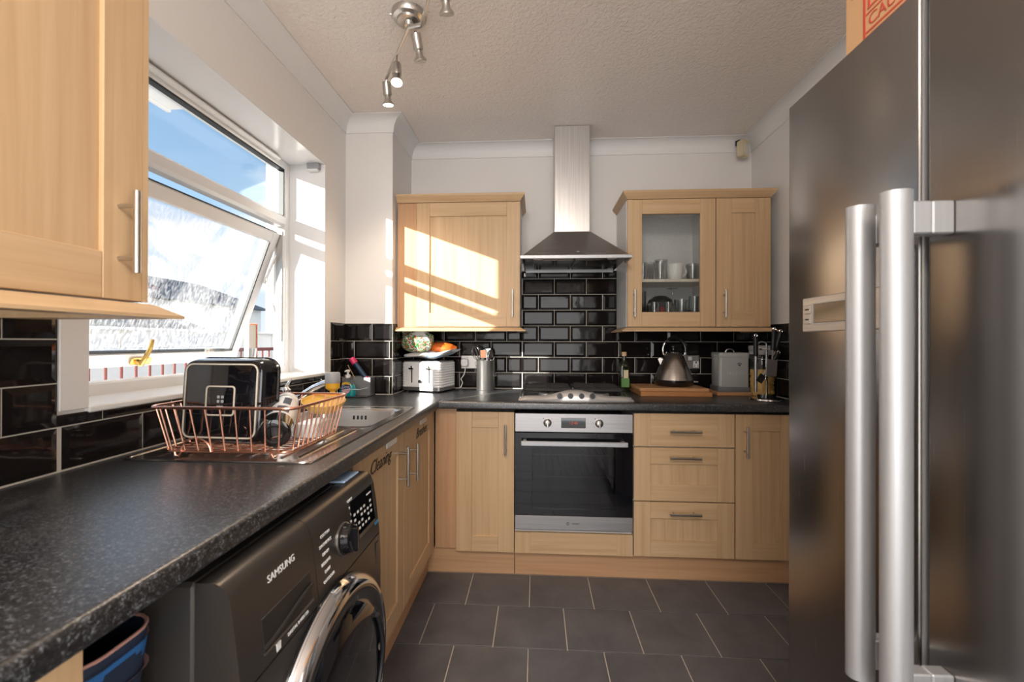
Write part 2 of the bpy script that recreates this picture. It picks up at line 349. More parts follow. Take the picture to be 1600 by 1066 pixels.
# ------------------------------------------------------------------ window
def window():
    FX0, FX1 = -0.255, -0.19
    fr = MB()
    fr.box(FX0, WY1-0.045, WZ0-0.012, FX1, WY1+0.012, WZ1+0.012, b=0.006).box(FX0, WY0-0.012, WZ0-0.012, FX1, WY0+0.05, WZ1+0.012, b=0.006)
    fr.box(FX0+0.001, WY0-0.010, WZ1-0.045, FX1-0.001, WY1+0.010, WZ1+0.010, b=0.006).box(FX0+0.001, WY0-0.010, WZ0-0.010, FX1-0.001, WY1+0.010, WZ0+0.042, b=0.006)
    fr.box(FX0+0.001, WY0, 1.812, FX1-0.001, WY1-0.02, 1.872, b=0.012)
    w = struct(fr.build('window_1', upvc))
    # head vent strip and bead of the fixed light
    MB().box(-0.19, WY0+0.2, WZ1-0.032, -0.165, WY1-0.12, WZ1-0.014, b=0.006).build('trickle_vent', upvc, w)
    MB().box(-0.232, WY0+0.05, 1.872, -0.224, WY1-0.045, WZ1-0.045).build('fixed_pane', glassm, w)
    s = MB()
    for (a, b, c, d) in ((WY0+0.05, WZ1-0.053, WY1-0.045, WZ1-0.045), (WY1-0.053, 1.872, WY1-0.045, WZ1-0.045), ):
        s.box(-0.222, a, b, -0.196, c, d)
    s.build('glazing_seal', seal, w, smooth=0)
    # tilted sash, built closed about its top edge then swung out
    y0, y1, h = WY0+0.055, WY1-0.05, 0.695
    M = Matrix.Translation((-0.212, 0, 1.772)) @ Matrix.Rotation(math.radians(20), 4, 'Y')
    def T(m): return m.xf(M)
    sa = MB(); t = 0.058
    sa.box(-0.054, y0+0.001, -h+0.001, -0.001, y1-0.001, -h+t, b=0.006).box(-0.054, y0+0.001, -t, -0.001, y1-0.001, -0.001, b=0.006).box(-0.055, y0, -h, 0, y0+t, 0, b=0.006).box(-0.055, y1-t, -h, 0, y1, 0, b=0.006)
    so = T(sa).build('sash', upvc, w)
    T(MB().box(-0.032, y0+t-0.01, -h+t-0.01, -0.022, y1-t+0.01, -t+0.01)).build('sash_pane', dirtyglass, so)
    T(MB().box(-0.012, y0+t, -h+t, 0.001, y1-t, -h+t+0.008).box(-0.012, y1-t-0.007, -h+t, 0.001, y1-t, -t).box(-0.05, y0, 0.001, -0.004, y1, 0.004)).build('sash_seal', seal, so)
    hb = MB().box(0.0, -1.245, -h+0.012, 0.012, -1.16, -h+0.040, b=0.004).cyl((0.012, -1.225, -h+0.026), (0.03, -1.225, -h+0.026), 0.012)
    hb.tube([(0.03, -1.225, -h+0.02), (0.034, -1.22, -h+0.05), (0.036, -1.214, -h+0.09), (0.03, -1.21, -h+0.125)], [0.009, 0.008, 0.0075, 0.006])
    T(hb).build('sash_handle', brass, so)
    st = MB().tube([(-0.225, WY1-0.045, 1.70), (-0.30, WY1-0.05, 1.52)], 0.006, 6).tube([(-0.225, WY1-0.046, 1.28), (-0.29, WY1-0.05, 1.55)], 0.005, 6).box(-0.235, WY1-0.052, 1.22, -0.205, WY1-0.044, 1.79)
    st.build('friction_stay', nickel, w)
window()
o = thing('sensor_box', 'small grey sensor box fixed at the top of the white window reveal', 'sensor', (-0.05, WY1-0.008, 2.128))
MB().box(-0.035, -0.028, -0.012, 0.03, 0.0, 0.022, b=0.004).build('housing', greyp, o)
MB().box(-0.03, -0.030, -0.022, 0.026, -0.004, -0.012, b=0.004).build('cover', plast, o)

# ------------------------------------------------------------------ cabinets
def handle(parent, x, z, L=0.155, vert=True, y=-0.036, r=0.006):
    m = MB(); a = L/2; p = a-0.028
    if vert: m.cyl((x, y, z-a), (x, y, z+a), r); m.cyl((x, 0, z-p), (x, y, z-p), 0.0045, n=8); m.cyl((x, 0, z+p), (x, y, z+p), 0.0045, n=8)
    else: m.cyl((x-a, y, z), (x+a, y, z), r); m.cyl((x-p, 0, z), (x-p, y, z), 0.0045, n=8); m.cyl((x+p, 0, z), (x+p, y, z), 0.0045, n=8)
    return m.build('handle', nickel, parent)
def shaker(parent, name, x0, z0, w, h, st=0.072, ra=0.078, rails=True, t=0.02):
    b = 0.0012
    if rails: d = box(name, woodv, parent, x0+st-0.004, 0.008, z0+ra-0.004, x0+w-st+0.004, t, z0+h-ra+0.004)
    else: d = box(name, woodh, parent, x0+st-0.002, 0.0012, z0, x0+w-st+0.002, t, z0+h, b=b)
    for a in (x0, x0+w-st): box('stile', woodv, d, a, 0, z0, a+st, t, z0+h, b=b)
    if rails:
        for a in (z0, z0+h-ra): box('rail', woodh, d, x0+st+0.0004, 0.0004, a, x0+w-st-0.0004, t, a+ra, b=b)
    return d
BY = -0.585
def unit(name, label, x0, x1, z0=0.132, z1=0.873, cat='cabinet', loc=None, rz=0, depth=0.55):
    o = thing(name, label, cat, loc or (x0, BY, 0), rz); return o
# back run
o = thing('corner_post', 'pinkish wood corner filler beside the narrow base cabinet', 'panel', (0.578, BY, 0))
box('panel', pinkv, o, 0.0, 0.022, 0.137, 0.112, 0.04, 0.876)
o = thing('base_cabinet', 'narrow oak base cabinet door between the corner filler and the oven', 'cabinet', (0.69, BY, 0))
box('carcass', whitem, o, 0.002, 0.021, 0.137, 0.302, 0.55, 0.856)
d = shaker(o, 'door', 0.002, 0.133, 0.302, 0.724, st=0.082, ra=0.082); handle(d, 0.26, 0.72)
o = thing('oven_housing', 'oak oven housing with a plain front panel under the oven', 'cabinet', (0.998, BY, 0))
box('carcass', whitem, o, 0.0, 0.021, 0.137, 0.600, 0.54, 0.245)
shaker(o, 'panel', 0.0, 0.131, 0.600, 0.108, st=0.082, rails=False)
o = thing('drawer_cabinet', 'oak base unit of three drawers with bar handles, next to the oven', 'cabinet', (1.603, BY, 0))
box('carcass', whitem, o, 0.0, 0.021, 0.137, 0.497, 0.55, 0.856)
for (a, b, full, hz) in ((0.692, 0.859, False, 0.773), (0.416, 0.686, True, 0.642), (0.134, 0.410, True, 0.361)):
    d = shaker(o, 'drawer', 0.0, a, 0.497, b-a, st=0.083, ra=0.083, rails=full); handle(d, 0.247, hz, vert=False)
o = thing('base_cabinet', 'oak base cabinet with one tall door beside the fridge', 'cabinet', (2.106, BY, 0))
box('carcass', whitem, o, 0.0, 0.021, 0.137, 0.355, 0.55, 0.856)
d = shaker(o, 'door', 0.0, 0.133, 0.30, 0.726, st=0.083, ra=0.083); handle(d, 0.042, 0.725)
for (a, b, lab) in ((0.535, 0.994, 'short wood plinth under the narrow base cabinet'), (0.997, RX, 'long wood plinth under the oven and drawers')):
    o = tag(MB().box(a, -0.543, 0.0, b, -0.527, 0.131, b=0.001).build('plinth', pinkh), lab, 'plinth')
# left run: sink unit and the near end unit
LX = 0.575
o = thing('sink_cabinet', 'oak sink cabinet with two doors under the sink, dark script words on top', 'cabinet', (LX, -1.572, 0), 90)
box('carcass', whitem, o, 0.0, 0.021, 0.137, 0.985, 0.55, 0.74)
for (x0, w, word, hx, tx, wx, hz) in ((0.003, 0.482, 'Cleaning', 0.42, 0.325, 0.225, 0.735), (0.490, 0.482, 'Brushes', 0.555, 0.765, 0.745, 0.715)):
    d = shaker(o, 'door', x0, 0.135, w, 0.726, st=0.075, ra=0.08); handle(d, hx, hz)
    text(word, 0.062, txtk, d, at(wx, -0.0008, 0.806), shear=0.45, sx=0.92)
    box('catch', plast, d, tx-0.055, -0.006, 0.838, tx+0.055, 0.0, 0.862, b=0.003)['label'] = 'white plastic door catch plate'
o = thing('filler_strip', 'oak filler strip closing the sink cabinet to the corner', 'panel', (LX, -0.584, 0), 90)
box('panel', woodv, o, 0.0, 0.002, 0.137, 0.012, 0.02, 0.876)
o = tag(MB().box(0.52, -1.57, 0.0, 0.535, -0.545, 0.131).build('plinth', pinkh), 'wood plinth under the sink cabinet doors', 'plinth')
o = thing('end_cabinet', 'oak base cabinet at the near end of the worktop, past the washing machine', 'cabinet', (LX, -3.0, 0), 90)
box('carcass', woodv, o, 0.0, 0.021, 0.0, 0.69, 0.55, 0.875)
d = shaker(o, 'door', 0.0, 0.133, 0.69, 0.726)
# worktop
def worktop():
    m = MB(); z0 = WT-0.038; z1 = WT
    def strip(axis, a, b, fixed, out):       # rounded front strip
        n = 6; r = 0.012; poly = []
        base = fixed-0.08*out if True else 0
        poly = [(base, z0), (fixed-r*0.4*out, z0)]
        for i in range(n+1):
            t = -PI/2+PI/2*i/n; poly.append((fixed-0.006*out+0.006*out*math.cos(t), z0+0.006+0.006*math.sin(t)))
        for i in range(n+1):
            t = PI/2*i/n; poly.append((fixed-r*out+r*out*math.cos(t), z1-r+r*math.sin(t)))
        poly.append((base, z1))
        if axis == 'y': m.prism(poly, 'y', a, b)
        else: m.loft([[(t, p[0], p[1]) for p in poly] for t in (a, b)])
    m.box(0.0, -3.05, z0, 0.10, -0.368, z1).box(0.10, -3.05, z0, 0.53, -1.335, z1).box(0.10, -0.885, z0, 0.53, -0.368, z1)
    m.box(0.2774, -0.368, z0, 0.53, 0, z1).box(0.53, -0.545, z0, RX, 0, z1)
    strip('y', -3.05, -0.545, 0.61, 1); strip('x', 0.61, RX, -0.625, -1)
    o = thing('worktop', 'black speckled L-shaped worktop running under the window and along the tiled wall', 'worktop', (0, 0, 0))
    m.build('top', topm, o)
    a = Vector((0.612, -0.63, WT+0.0004)); b = Vector((1.0, -0.03, WT+0.0004)); d = (b-a).normalized(); n = Vector((-d.y, d.x, 0))*0.002  # thin pale strip from the inner corner towards the back wall
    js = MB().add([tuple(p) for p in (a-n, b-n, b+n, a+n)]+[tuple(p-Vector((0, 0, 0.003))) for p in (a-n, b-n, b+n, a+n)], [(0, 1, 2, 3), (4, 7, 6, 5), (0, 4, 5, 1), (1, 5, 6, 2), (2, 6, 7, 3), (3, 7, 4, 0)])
    js.build('pale_strip', alu, o)['label'] = 'thin pale metal strip'
    return o
worktop()

# wall cabinets
WZB, WZT = 1.306, 2.033; CYF = -0.325
def mould(name, label, x0, x1, z0, z1, prof, yb, yf, ends, mat=None):
    """moulding round a wall unit: along the front, with mitred returns. prof: (outward, z)"""
    m = MB()
    def ring(x, y, dx, dy): return [(x+dx*u, y+dy*u, z) for u, z in prof]
    rings = []
    if ends[0]: rings.append(ring(x0, yb, -1, 0))
    rings.append(ring(x0, yf, -1 if ends[0] else 0, -1))
    rings.append(ring(x1, yf, 1 if ends[1] else 0, -1))
    if ends[1]: rings.append(ring(x1, yb, 1, 0))
    m.loft(rings)
    return tag(m.build(name, mat or woodh), label, 'moulding')
CORN = [(-0.02, 2.034), (0.0, 2.034), (0.005, 2.042), (0.022, 2.060), (0.026, 2.066), (0.026, 2.076), (-0.02, 2.076)]
PEL = [(-0.02, 1.304), (0.002, 1.304), (0.012, 1.299), (0.034, 1.286), (0.034, 1.281), (-0.02, 1.281)]
o = thing('wall_cabinet', 'oak wall cabinet with a solid door catching sunlight', 'cabinet', (0.29, CYF, 0))
box('carcass', whitem, o, 0.0, 0.021, WZB, 0.722, 0.324, WZT)
box('filler', pinkv, o, 0.0, 0.012, WZB, 0.112, 0.021, WZT)
d = shaker(o, 'door', 0.116, WZB+0.002, 0.606, WZT-WZB-0.004, st=0.078, ra=0.08); handle(d, 0.68, 1.44)
mould('cornice', 'oak cornice on top of the sunlit solid-door wall cabinet', 0.29, 1.012, 0, 0, CORN, -0.003, CYF, (False, True))
mould('pelmet', 'oak light pelmet under the sunlit solid-door wall cabinet', 0.29, 1.012, 0, 0, PEL, -0.014, CYF, (False, True))
o = thing('glass_cabinet', 'oak wall cabinet with a glazed door showing glassware inside', 'cabinet', (1.622, CYF, 0))
c = MB(); W_ = 0.492
c.box(0, 0.021, WZB, 0.018, 0.322, WZT).box(W_-0.018, 0.021, WZB, W_, 0.322, WZT).box(0.018, 0.021, WZB, W_-0.018, 0.322, WZB+0.018).box(0.018, 0.021, WZT-0.018, W_-0.018, 0.322, WZT).box(0.018, 0.312, WZB+0.018, W_-0.018, 0.322, WZT-0.018)
c.build('carcass', whitem, o, smooth=0)
SHZ = 1.585
box('shelf', pm('cream_shelf', (0.72, 0.66, 0.55), 0.4), o, 0.019, 0.05, SHZ-0.016, W_-0.019, 0.311, SHZ)
st, ra = 0.083, 0.083
d = MB().box(0.002, 0, WZB+0.002, st, 0.02, WZT-0.002, b=0.0012).box(W_-st-0.002, 0, WZB+0.002, W_-0.002, 0.02, WZT-0.002, b=0.0012).build('door', woodv, o)
for z in (WZB+0.002, WZT-0.002-ra): box('rail', woodh, d, st+0.0004, 0.0004, z, W_-st-0.0024, 0.02, z+ra, b=0.0012)
box('glass_pane', cabglass, d, st-0.005, 0.009, WZB+ra-0.004, W_-st+0.003, 0.013, WZT-ra+0.004); handle(d, 0.037, 1.44)
o = thing('narrow_wall_cabinet', 'narrow oak wall cabinet beside the glazed one, above the treat tin', 'cabinet', (2.116, CYF, 0))
box('carcass', whitem, o, 0.0, 0.021, WZB, 0.297, 0.324, WZT)
d = shaker(o, 'door', 0.001, WZB+0.002, 0.296, WZT-WZB-0.004, st=0.083, ra=0.083); handle(d, 0.04, 1.437)
mould('cornice', 'oak cornice running over the glazed and narrow wall cabinets', 1.622, 2.413, 0, 0, CORN, -0.003, CYF, (True, True))
mould('pelmet', 'oak light pelmet running under the glazed and narrow wall cabinets', 1.622, 2.413, 0, 0, PEL, -0.014, CYF, (True, True))
# near wall cabinet on the window wall
o = thing('wall_cabinet', 'large oak wall cabinet beside the window with a long bar handle', 'cabinet', (0.32, -2.575, 0), 90)
box('carcass', whitem, o, 0.0, 0.021, 1.30, 0.60, 0.316, 2.02)
box('end_panel', woodv, o, 0.6, 0.0, 1.298, 0.612, 0.316, 2.02)
d = shaker(o, 'door', 0.003, 1.298, 0.597, 0.722, st=0.078, ra=0.085); handle(d, 0.552, 1.425, 0.155)
m = MB(); prof = [(-0.02, 1.294), (0.004, 1.294), (0.010, 1.291), (0.04, 1.272), (0.04, 1.266), (-0.02, 1.266)]
m.loft([[(x+(0.045 if x > 0 else 0)*u/0.04, -u, z) for u, z in prof] for x in (0.0, 0.612)])
pl = thing('pelmet', 'oak pelmet under the large wall cabinet beside the window', 'moulding', (0.32, -2.575, 0), 90)
m.build('moulding', woodh, pl)
mm = MB().loft([[(0.612+0.045*u/0.04, y, z) for u, z in prof] for y in (0.0, 0.308)]).build('side_moulding', woodh, pl)
# ------------------------------------------------------------------ outside
ground = struct(MB().box(-40, -20, -0.35, -0.28, 60, -0.2).build('ground', pm('patio_concrete', (0.35, 0.34, 0.32), 0.9)))
rend = pm('white_render', (0.80, 0.80, 0.79), 0.8); slate = pm('grey_roof_tile', (0.12, 0.125, 0.135), 0.8); v = coords(slate, (6, 6, 6)); setc(slate, ramp(slate, noise(slate, v, 1, 4), [(0.3, (0.08, 0.085, 0.095)), (0.7, (0.17, 0.175, 0.185))]))
fencew = pm('pale_painted_fence', (0.84, 0.80, 0.75), 0.8); darkred = pm('dark_red_paint', (0.14, 0.03, 0.025), 0.6)
o = thing('sunshield', 'unseen white rendered outhouse joined to the house beside the window', 'building', (-0.27, -2.13, -0.2))  # unseen block, assumed here to end the sun patch at an upright edge
box('wall', rend, o, -0.63, -2.4, 0, 0.0, 0.0, 3.0)
box('roof', slate, o, -0.72, -2.4, 3.0, 0.0, 0.06, 3.1, b=0.02)
o = thing('eaves_box', 'white boxed eaves seen through the top of the window', 'eaves', (-0.27, -1.2, 2.5))
box('soffit', rend, o, -0.66, -0.86, 0.0, 0.0, 0.66, 0.02); box('fascia', upvc, o, -0.68, -0.86, -0.005, -0.66, 0.68, 0.14)
fo = thing('garden_fence', 'pale fence of wide upright boards outside the window', 'fence', (-3.0, 2.4, -0.2))
pb = MB().box(-0.012, 0.004, 0, 0.012, 0.296, 1.53, b=0.004).build('board', fencew); pmesh = pb.data; bpy.data.objects.remove(pb)
for i in range(20):
    b = bpy.data.objects.new('board', pmesh); COL.objects.link(b); b.parent = fo; b.location = (0.006*(i % 2), -3.9+0.3*i, 0)
box('rail', fencew, fo, -0.06, -3.9, 1.2, -0.014, 2.1, 1.28); box('capping', fencew, fo, -0.05, -3.9, 1.53, 0.05, 2.1, 1.56)
ro = thing('railing', 'low railing of thin dark red bars below the open window', 'railing', (-1.0, 0.0, -0.2))
for z in (0.35, 1.36): box('rail', darkred, ro, -0.012, -1.5, z-0.012, 0.012, 1.4, z+0.012)
bm_ = MB().cyl((0, 0, 0), (0, 0, 1.36), 0.006, n=8).build('bar', darkred); bme = bm_.data; bpy.data.objects.remove(bm_)
for i in range(36):
    b = bpy.data.objects.new('bar', bme); COL.objects.link(b); b.parent = ro; b.location = (0, -1.45+0.08*i, 0)
o = thing('garden_shed', 'low shed with a dark hipped roof behind the pale fence', 'shed', (-6.2, 2.4, -0.2))
box('wall', rend, o, -1.1, -2.3, 0, 1.1, 2.3, 1.6)
MB().loft([[(-1.3, -2.5, 1.6), (1.3, -2.5, 1.6), (1.3, 2.5, 1.6), (-1.3, 2.5, 1.6)], [(-0.25, -1.6, 2.2), (0.25, -1.6, 2.2), (0.25, 1.6, 2.2), (-0.25, 1.6, 2.2)]]).build('roof', slate, o)
o = thing('bungalow', 'white bungalow with a long grey roof far beyond the shed', 'building', (-11.5, 7.5, -0.2))
box('wall', rend, o, -2.4, -5, 0, 2.4, 5, 2.6)
MB().prism([(-2.8, 2.55), (2.8, 2.55), (0, 3.55)], 'y', -5.2, 5.0).build('roof', slate, o)
o = thing('neighbour_house', 'tall white rendered house side seen beyond the open sash', 'building', (-2.4, 8.0, -0.2))
box('wall', rend, o, -1.6, -3.0, 0, 1.9, 3.0, 5.6)
MB().prism([(-1.9, 5.6), (2.2, 5.6), (0.15, 7.3)], 'y', -3.3, 3.3).build('roof', slate, o)

# ------------------------------------------------------------------ oven
def oven():
    o = thing('oven', 'stainless built-in oven with a black glass door and two dials', 'oven', (0.999, BY-0.006, 0.258))
    W = 0.597; Hh = 0.596
    cv = MB(); enam = pm('oven_enamel', (0.03, 0.03, 0.032), 0.35)
    cv.box(0.02, 0.03, 0.0, 0.04, 0.5, Hh-0.02).box(W-0.04, 0.03, 0, W-0.02, 0.5, Hh-0.02).box(0.04, 0.03, 0, W-0.04, 0.5, 0.02).box(0.04, 0.03, Hh-0.04, W-0.04, 0.5, Hh-0.02).box(0.04, 0.48, 0.02, W-0.04, 0.5, Hh-0.04)
    cv.build('cavity', enam, o, smooth=0)
    rk = MB()
    for z in (0.255, 0.37):
        rk.box(0.08, 0.06, z-0.003, W-0.08, 0.066, z+0.003)
        for i in range(12): x = 0.09+i*(W-0.18)/11; rk.cyl((x, 0.06, z), (x, 0.45, z), 0.0022, n=6)
    rk.build('wire_shelf', nickel, o)
    p = box('control_panel', inox, o, 0, 0, Hh-0.096, W, 0.03, Hh, b=0.002)
    for x, lab in ((0.166, 0), (0.428, 1)):
        k = MB().lathe([(0.021, 0), (0.020, 0.012), (0.016, 0.018), (0.012, 0.02)], n=24, M=Matrix.Rotation(PI/2, 3, 'X'), c=(x, 0, Hh-0.048))
        k.box(x-0.004, -0.026, Hh-0.048-0.021, x+0.004, -0.012, Hh-0.048+0.019, b=0.002).build('dial', nickel, p)
        dm = MB()
        for a in range(-3, 4):
            t = math.radians(90+a*42); dm.cyl((x+0.030*math.cos(t), 0.001, Hh-0.048+0.030*math.sin(t)), (x+0.030*math.cos(t), -0.0004, Hh-0.048+0.030*math.sin(t)), 0.0026 if a in (1,) else 0.0014, n=8)
        dm.build('marking', txtk, p)
    dsp = box('display', blackg, p, 0.236, -0.0015, Hh-0.074, 0.36, 0.002, Hh-0.022, b=0.001)
    text('12:40', 0.02, pm('display_red', (0.3, 0.03, 0.02), 0.4, emit=(1.0, 0.12, 0.05), estr=0.35), p, at(0.298, -0.0022, Hh-0.048), name='clock_digits')
    d = MB().box(0, 0.0, 0.072, W, 0.022, 0.108).box(0, 0, 0.45, W, 0.022, Hh-0.1).box(0, 0, 0.108, 0.085, 0.022, 0.45).box(W-0.085, 0, 0.108, W, 0.022, 0.45).build('door', blackg, o, smooth=0)
    box('door_glass', ovenglass, d, 0.085, 0.002, 0.108, W-0.085, 0.006, 0.45)
    b = box('bottom_trim', inox, d, 0, -0.001, 0.0, W, 0.022, 0.0715, b=0.002)
    h = MB().box(0.032, -0.048, Hh-0.158, W-0.032, -0.034, Hh-0.134, b=0.003).box(0.04, -0.036, Hh-0.152, 0.06, 0.001, Hh-0.138, b=0.002).box(W-0.06, -0.036, Hh-0.152, W-0.04, 0.001, Hh-0.138, b=0.002)
    h.build('handle', alu, d)
    text('INDESIT', 0.011, txtk, d, at(W/2+0.012, -0.0016, 0.034), name='brand_lettering')
    rg = MB().tube([(W/2-0.028+0.007*math.cos(a*PI/8), -0.0015, 0.034+0.007*math.sin(a*PI/8)) for a in range(16)], 0.0009, 5, closed=True).box(W/2-0.029, -0.002, 0.030, W/2-0.027, -0.001, 0.038).build('brand_ring', txtk, d)
oven()

# ------------------------------------------------------------------ hob
def hob():
    o = thing('gas_hob', 'stainless four-burner gas hob set in the worktop over the oven', 'hob', (1.31, -0.592, WT+0.0003))
    box('plate', pm('hob_black_enamel', (0.02, 0.02, 0.022), 0.22), o, -0.285, 0.03, 0, 0.285, 0.5, 0.012, b=0.004)
    fx = MB(); rings = []; n = 30
    for i in range(n+1):
        x = -0.295+0.59*i/n; u = x/0.295
        e = max(0.0, 1-abs(u)**14)
        bell = 0.5*(1+math.cos(PI*min(1, abs(u)/0.62)))
        top = 0.004+(0.020+0.030*bell)*max(0.05, e)**0.5; dep = 0.055+0.03*bell
        y0 = 0.012*(1-e)
        rings.append([(x, y0, 0), (x, y0-0.004, top*0.35), (x, y0+0.008, top*0.7), (x, 0.02+y0, top*0.93), (x, 0.04, top), (x, dep, top*0.98), (x, dep+0.012, top*0.5), (x, dep+0.012, 0)])
    fx.loft(rings).build('control_fascia', pm('hob_satin_steel', (0.66, 0.64, 0.63), 0.36, 0.55), o, smooth=50)
    MB().tube([(-0.285, 0.05, 0.012), (-0.289, 0.3, 0.013), (-0.28, 0.5, 0.013), (0, 0.506, 0.013), (0.28, 0.5, 0.013), (0.289, 0.3, 0.013), (0.285, 0.05, 0.012)], 0.006, 8).build('rim', inox, o)
    for i, x in enumerate((-0.083, -0.028, 0.028, 0.083)):
        k = MB().cyl((x, 0.03, 0.022), (x, -0.008, 0.030), 0.0155, 0.014, n=20).box(x-0.003, -0.018, 0.017, x+0.003, 0.0, 0.044, b=0.0015); k.build('knob', pm('hob_knob', (0.02, 0.022, 0.03), 0.2) if i == 0 else bpy.data.materials['hob_knob'], o)
    iron = pm('cast_iron', (0.018, 0.018, 0.018), 0.5)
    for (x, y, r) in ((-0.15, 0.19, 0.032), (0.15, 0.19, 0.04), (-0.15, 0.385, 0.04), (0.15, 0.385, 0.05)):
        b = MB().lathe([(r*1.25, 0.012), (r*1.2, 0.02), (r, 0.024)], (x, y, 0)).build('burner', alu, o)
        MB().lathe([(r*0.95, 0.024), (r*0.95, 0.029), (r*0.8, 0.032)], (x, y, 0)).build('burner_cap', iron, b)
    for sx in (-1, 1):
        gm = MB(); a, b = (0.012, 0.27); xs = sorted((sx*a, sx*b)); z = 0.044
        gm.tube([(xs[0]+0.02, 0.105, z), (xs[1]-0.02, 0.105, z), (xs[1], 0.125, z), (xs[1], 0.46, z), (xs[1]-0.02, 0.48, z), (xs[0]+0.02, 0.48, z), (xs[0], 0.46, z), (xs[0], 0.125, z)], 0.0055, 6, closed=True)
        for yy in (0.16, 0.22, 0.29, 0.355, 0.415): gm.tube([(xs[0], yy, z), (xs[1], yy, z)], 0.0048, 6)
        xm = sum(xs)/2; gm.tube([(xm, 0.105, z), (xm, 0.48, z)], 0.0048, 6)
        for xx in xs:
            for yy in (0.13, 0.455): gm.cyl((xx, yy, 0.012), (xx, yy, z), 0.005, n=6)
        gm.build('pan_support', iron, o)
hob()

# ------------------------------------------------------------------ hood
def hood():
    o = thing('cooker_hood', 'stainless pyramid chimney hood over the gas hob', 'hood', (1.317, 0, 1.668))
    MB().box(-0.104, -0.243, 0.205, 0.104, -0.001, 0.835, b=0.002).build('chimney', inoxv, o)
    def ring(w, y, z): return [(-w, y, z), (w, y, z), (w, -0.0005, z), (-w, -0.0005, z)]
    MB().loft([ring(0.288, -0.478, 0.018), ring(0.106, -0.246, 0.206)], cap0=False).build('canopy', hoodm, o, smooth=0)
    rm = MB()
    rm.box(-0.299, -0.49, 0, 0.299, -0.478, 0.019, b=0.002).box(-0.299, -0.478, 0, -0.287, -0.335, 0.019, b=0.002).box(0.287, -0.478, 0, 0.299, -0.335, 0.019, b=0.002).box(-0.28, -0.02, 0, 0.28, -0.012, 0.019)
    rm.build('rim', alu, o)
    und = box('underside', steel('hood_filter_steel', (0.20, 0.175, 0.155), 0.16), o, -0.284, -0.476, 0.012, 0.284, -0.02, 0.017)
    for sx in (-1, 1):
        f = MB(); x0, x1 = sorted((sx*0.005, sx*0.23))
        f.box(x0, -0.40, 0.006, x1, -0.10, 0.012, b=0.002); f.build('grease_filter', bpy.data.materials['hood_filter_steel'], und)
    for x in (-0.2, 0.2): MB().cyl((x, -0.44, 0.012), (x, -0.44, 0.006), 0.028, n=20).build('lamp_lens', plast, und)
    text('S&A', 0.008, txtw, o, Matrix.Translation((0.016, -0.445, 0.046)) @ Matrix.Rotation(math.radians(38), 4, 'X'), name='brand_lettering')
hood()

# ------------------------------------------------------------------ fridge
def fridge():
    o = thing('fridge_freezer', 'tall dark steel two-door fridge freezer with long vertical handles', 'fridge', (1.708, -1.726, 0), -90)
    side = pm('fridge_side_grey', (0.16, 0.16, 0.165), 0.4)
    box('body', side, o, 0.004, 0.07, 0.03, 0.902, 0.735, 1.765, b=0.006)
    for x in (0.06, 0.84):
        for y in (0.12, 0.66): MB().cyl((x, y, 0.0), (x, y, 0.03), 0.02, n=12).build('foot', blackp, o)
    def door(x0, x1, name):
        m = MB(); n = 10; poly = []
        for i in range(n+1):
            u = i/n; x = x0+(x1-x0)*u; e = min(u, 1-u)*(x1-x0); y = 0.0
            if e < 0.008: y = 0.006*(1-e/0.008)
            poly.append((x, y))
        poly = [(x0, 0.064), (x0, 0.008), (x0+0.003, 0.002), (x0+0.008, 0.0), (x1-0.008, 0.0), (x1-0.003, 0.002), (x1, 0.008), (x1, 0.064)]
        return m.prism(poly, 'z', 0.07, 1.778).build(name, fridgem, o, smooth=40)
    f = door(0.0, 0.352, 'freezer_door'); r = door(0.364, 0.908, 'fridge_door')
    box('door_edge', alu, f, 0.3525, 0.004, 0.08, 0.3560, 0.06, 1.770)
    for d, x in ((f, 0.328), (r, 0.398)):
        h = MB(); a = 0.0145
        poly = [(x+a*math.cos(t)*1.15, -0.071+0.021*math.sin(t)) for t in [2*PI*i/16 for i in range(16)]]
        h.prism(poly, 'z', 0.675, 1.442)
        hd = h.build('handle', alu, d)
        for z in (1.402, 0.716):
            bk = MB().box(x-0.011, -0.056, z-0.024, x+0.011, -0.030, z+0.024, b=0.002).box(x-0.011, -0.0292, z-0.024, x+0.011, 0.001, z+0.024, b=0.002)
            bk.build('handle_bracket', alu, hd)
    cp = box('control_panel', steel('panel_steel', (0.40, 0.385, 0.37), 0.3, metal=0.5), f, 0.062, -0.003, 1.243, 0.29, 0.002, 1.318, b=0.002)
    box('display', pm('fridge_display', (0.10, 0.085, 0.07), 0.12, 0.4), cp, 0.103, -0.0042, 1.262, 0.205, 0.0, 1.302, b=0.001)
    fr = MB()
    for (a, b, c, d_) in ((0.099, 1.303, 0.209, 1.305), (0.099, 1.259, 0.209, 1.261), (0.206, 1.26, 0.209, 1.305), (0.099, 1.26, 0.102, 1.305)): fr.box(a, -0.0046, b, c, -0.002, d_)
    fr.build('display_frame', alu, cp, smooth=0)
    for z in (1.270, 1.292): box('button', bpy.data.materials['panel_steel'], cp, 0.072, -0.005, z-0.0095, 0.092, -0.002, z+0.0095, b=0.001)
    for s, z in (('FREEZE', 1.292), ('LOCK', 1.270)): text(s, 0.0042, txtk, cp, at(0.082, -0.0053, z), name='button_lettering')
fridge()
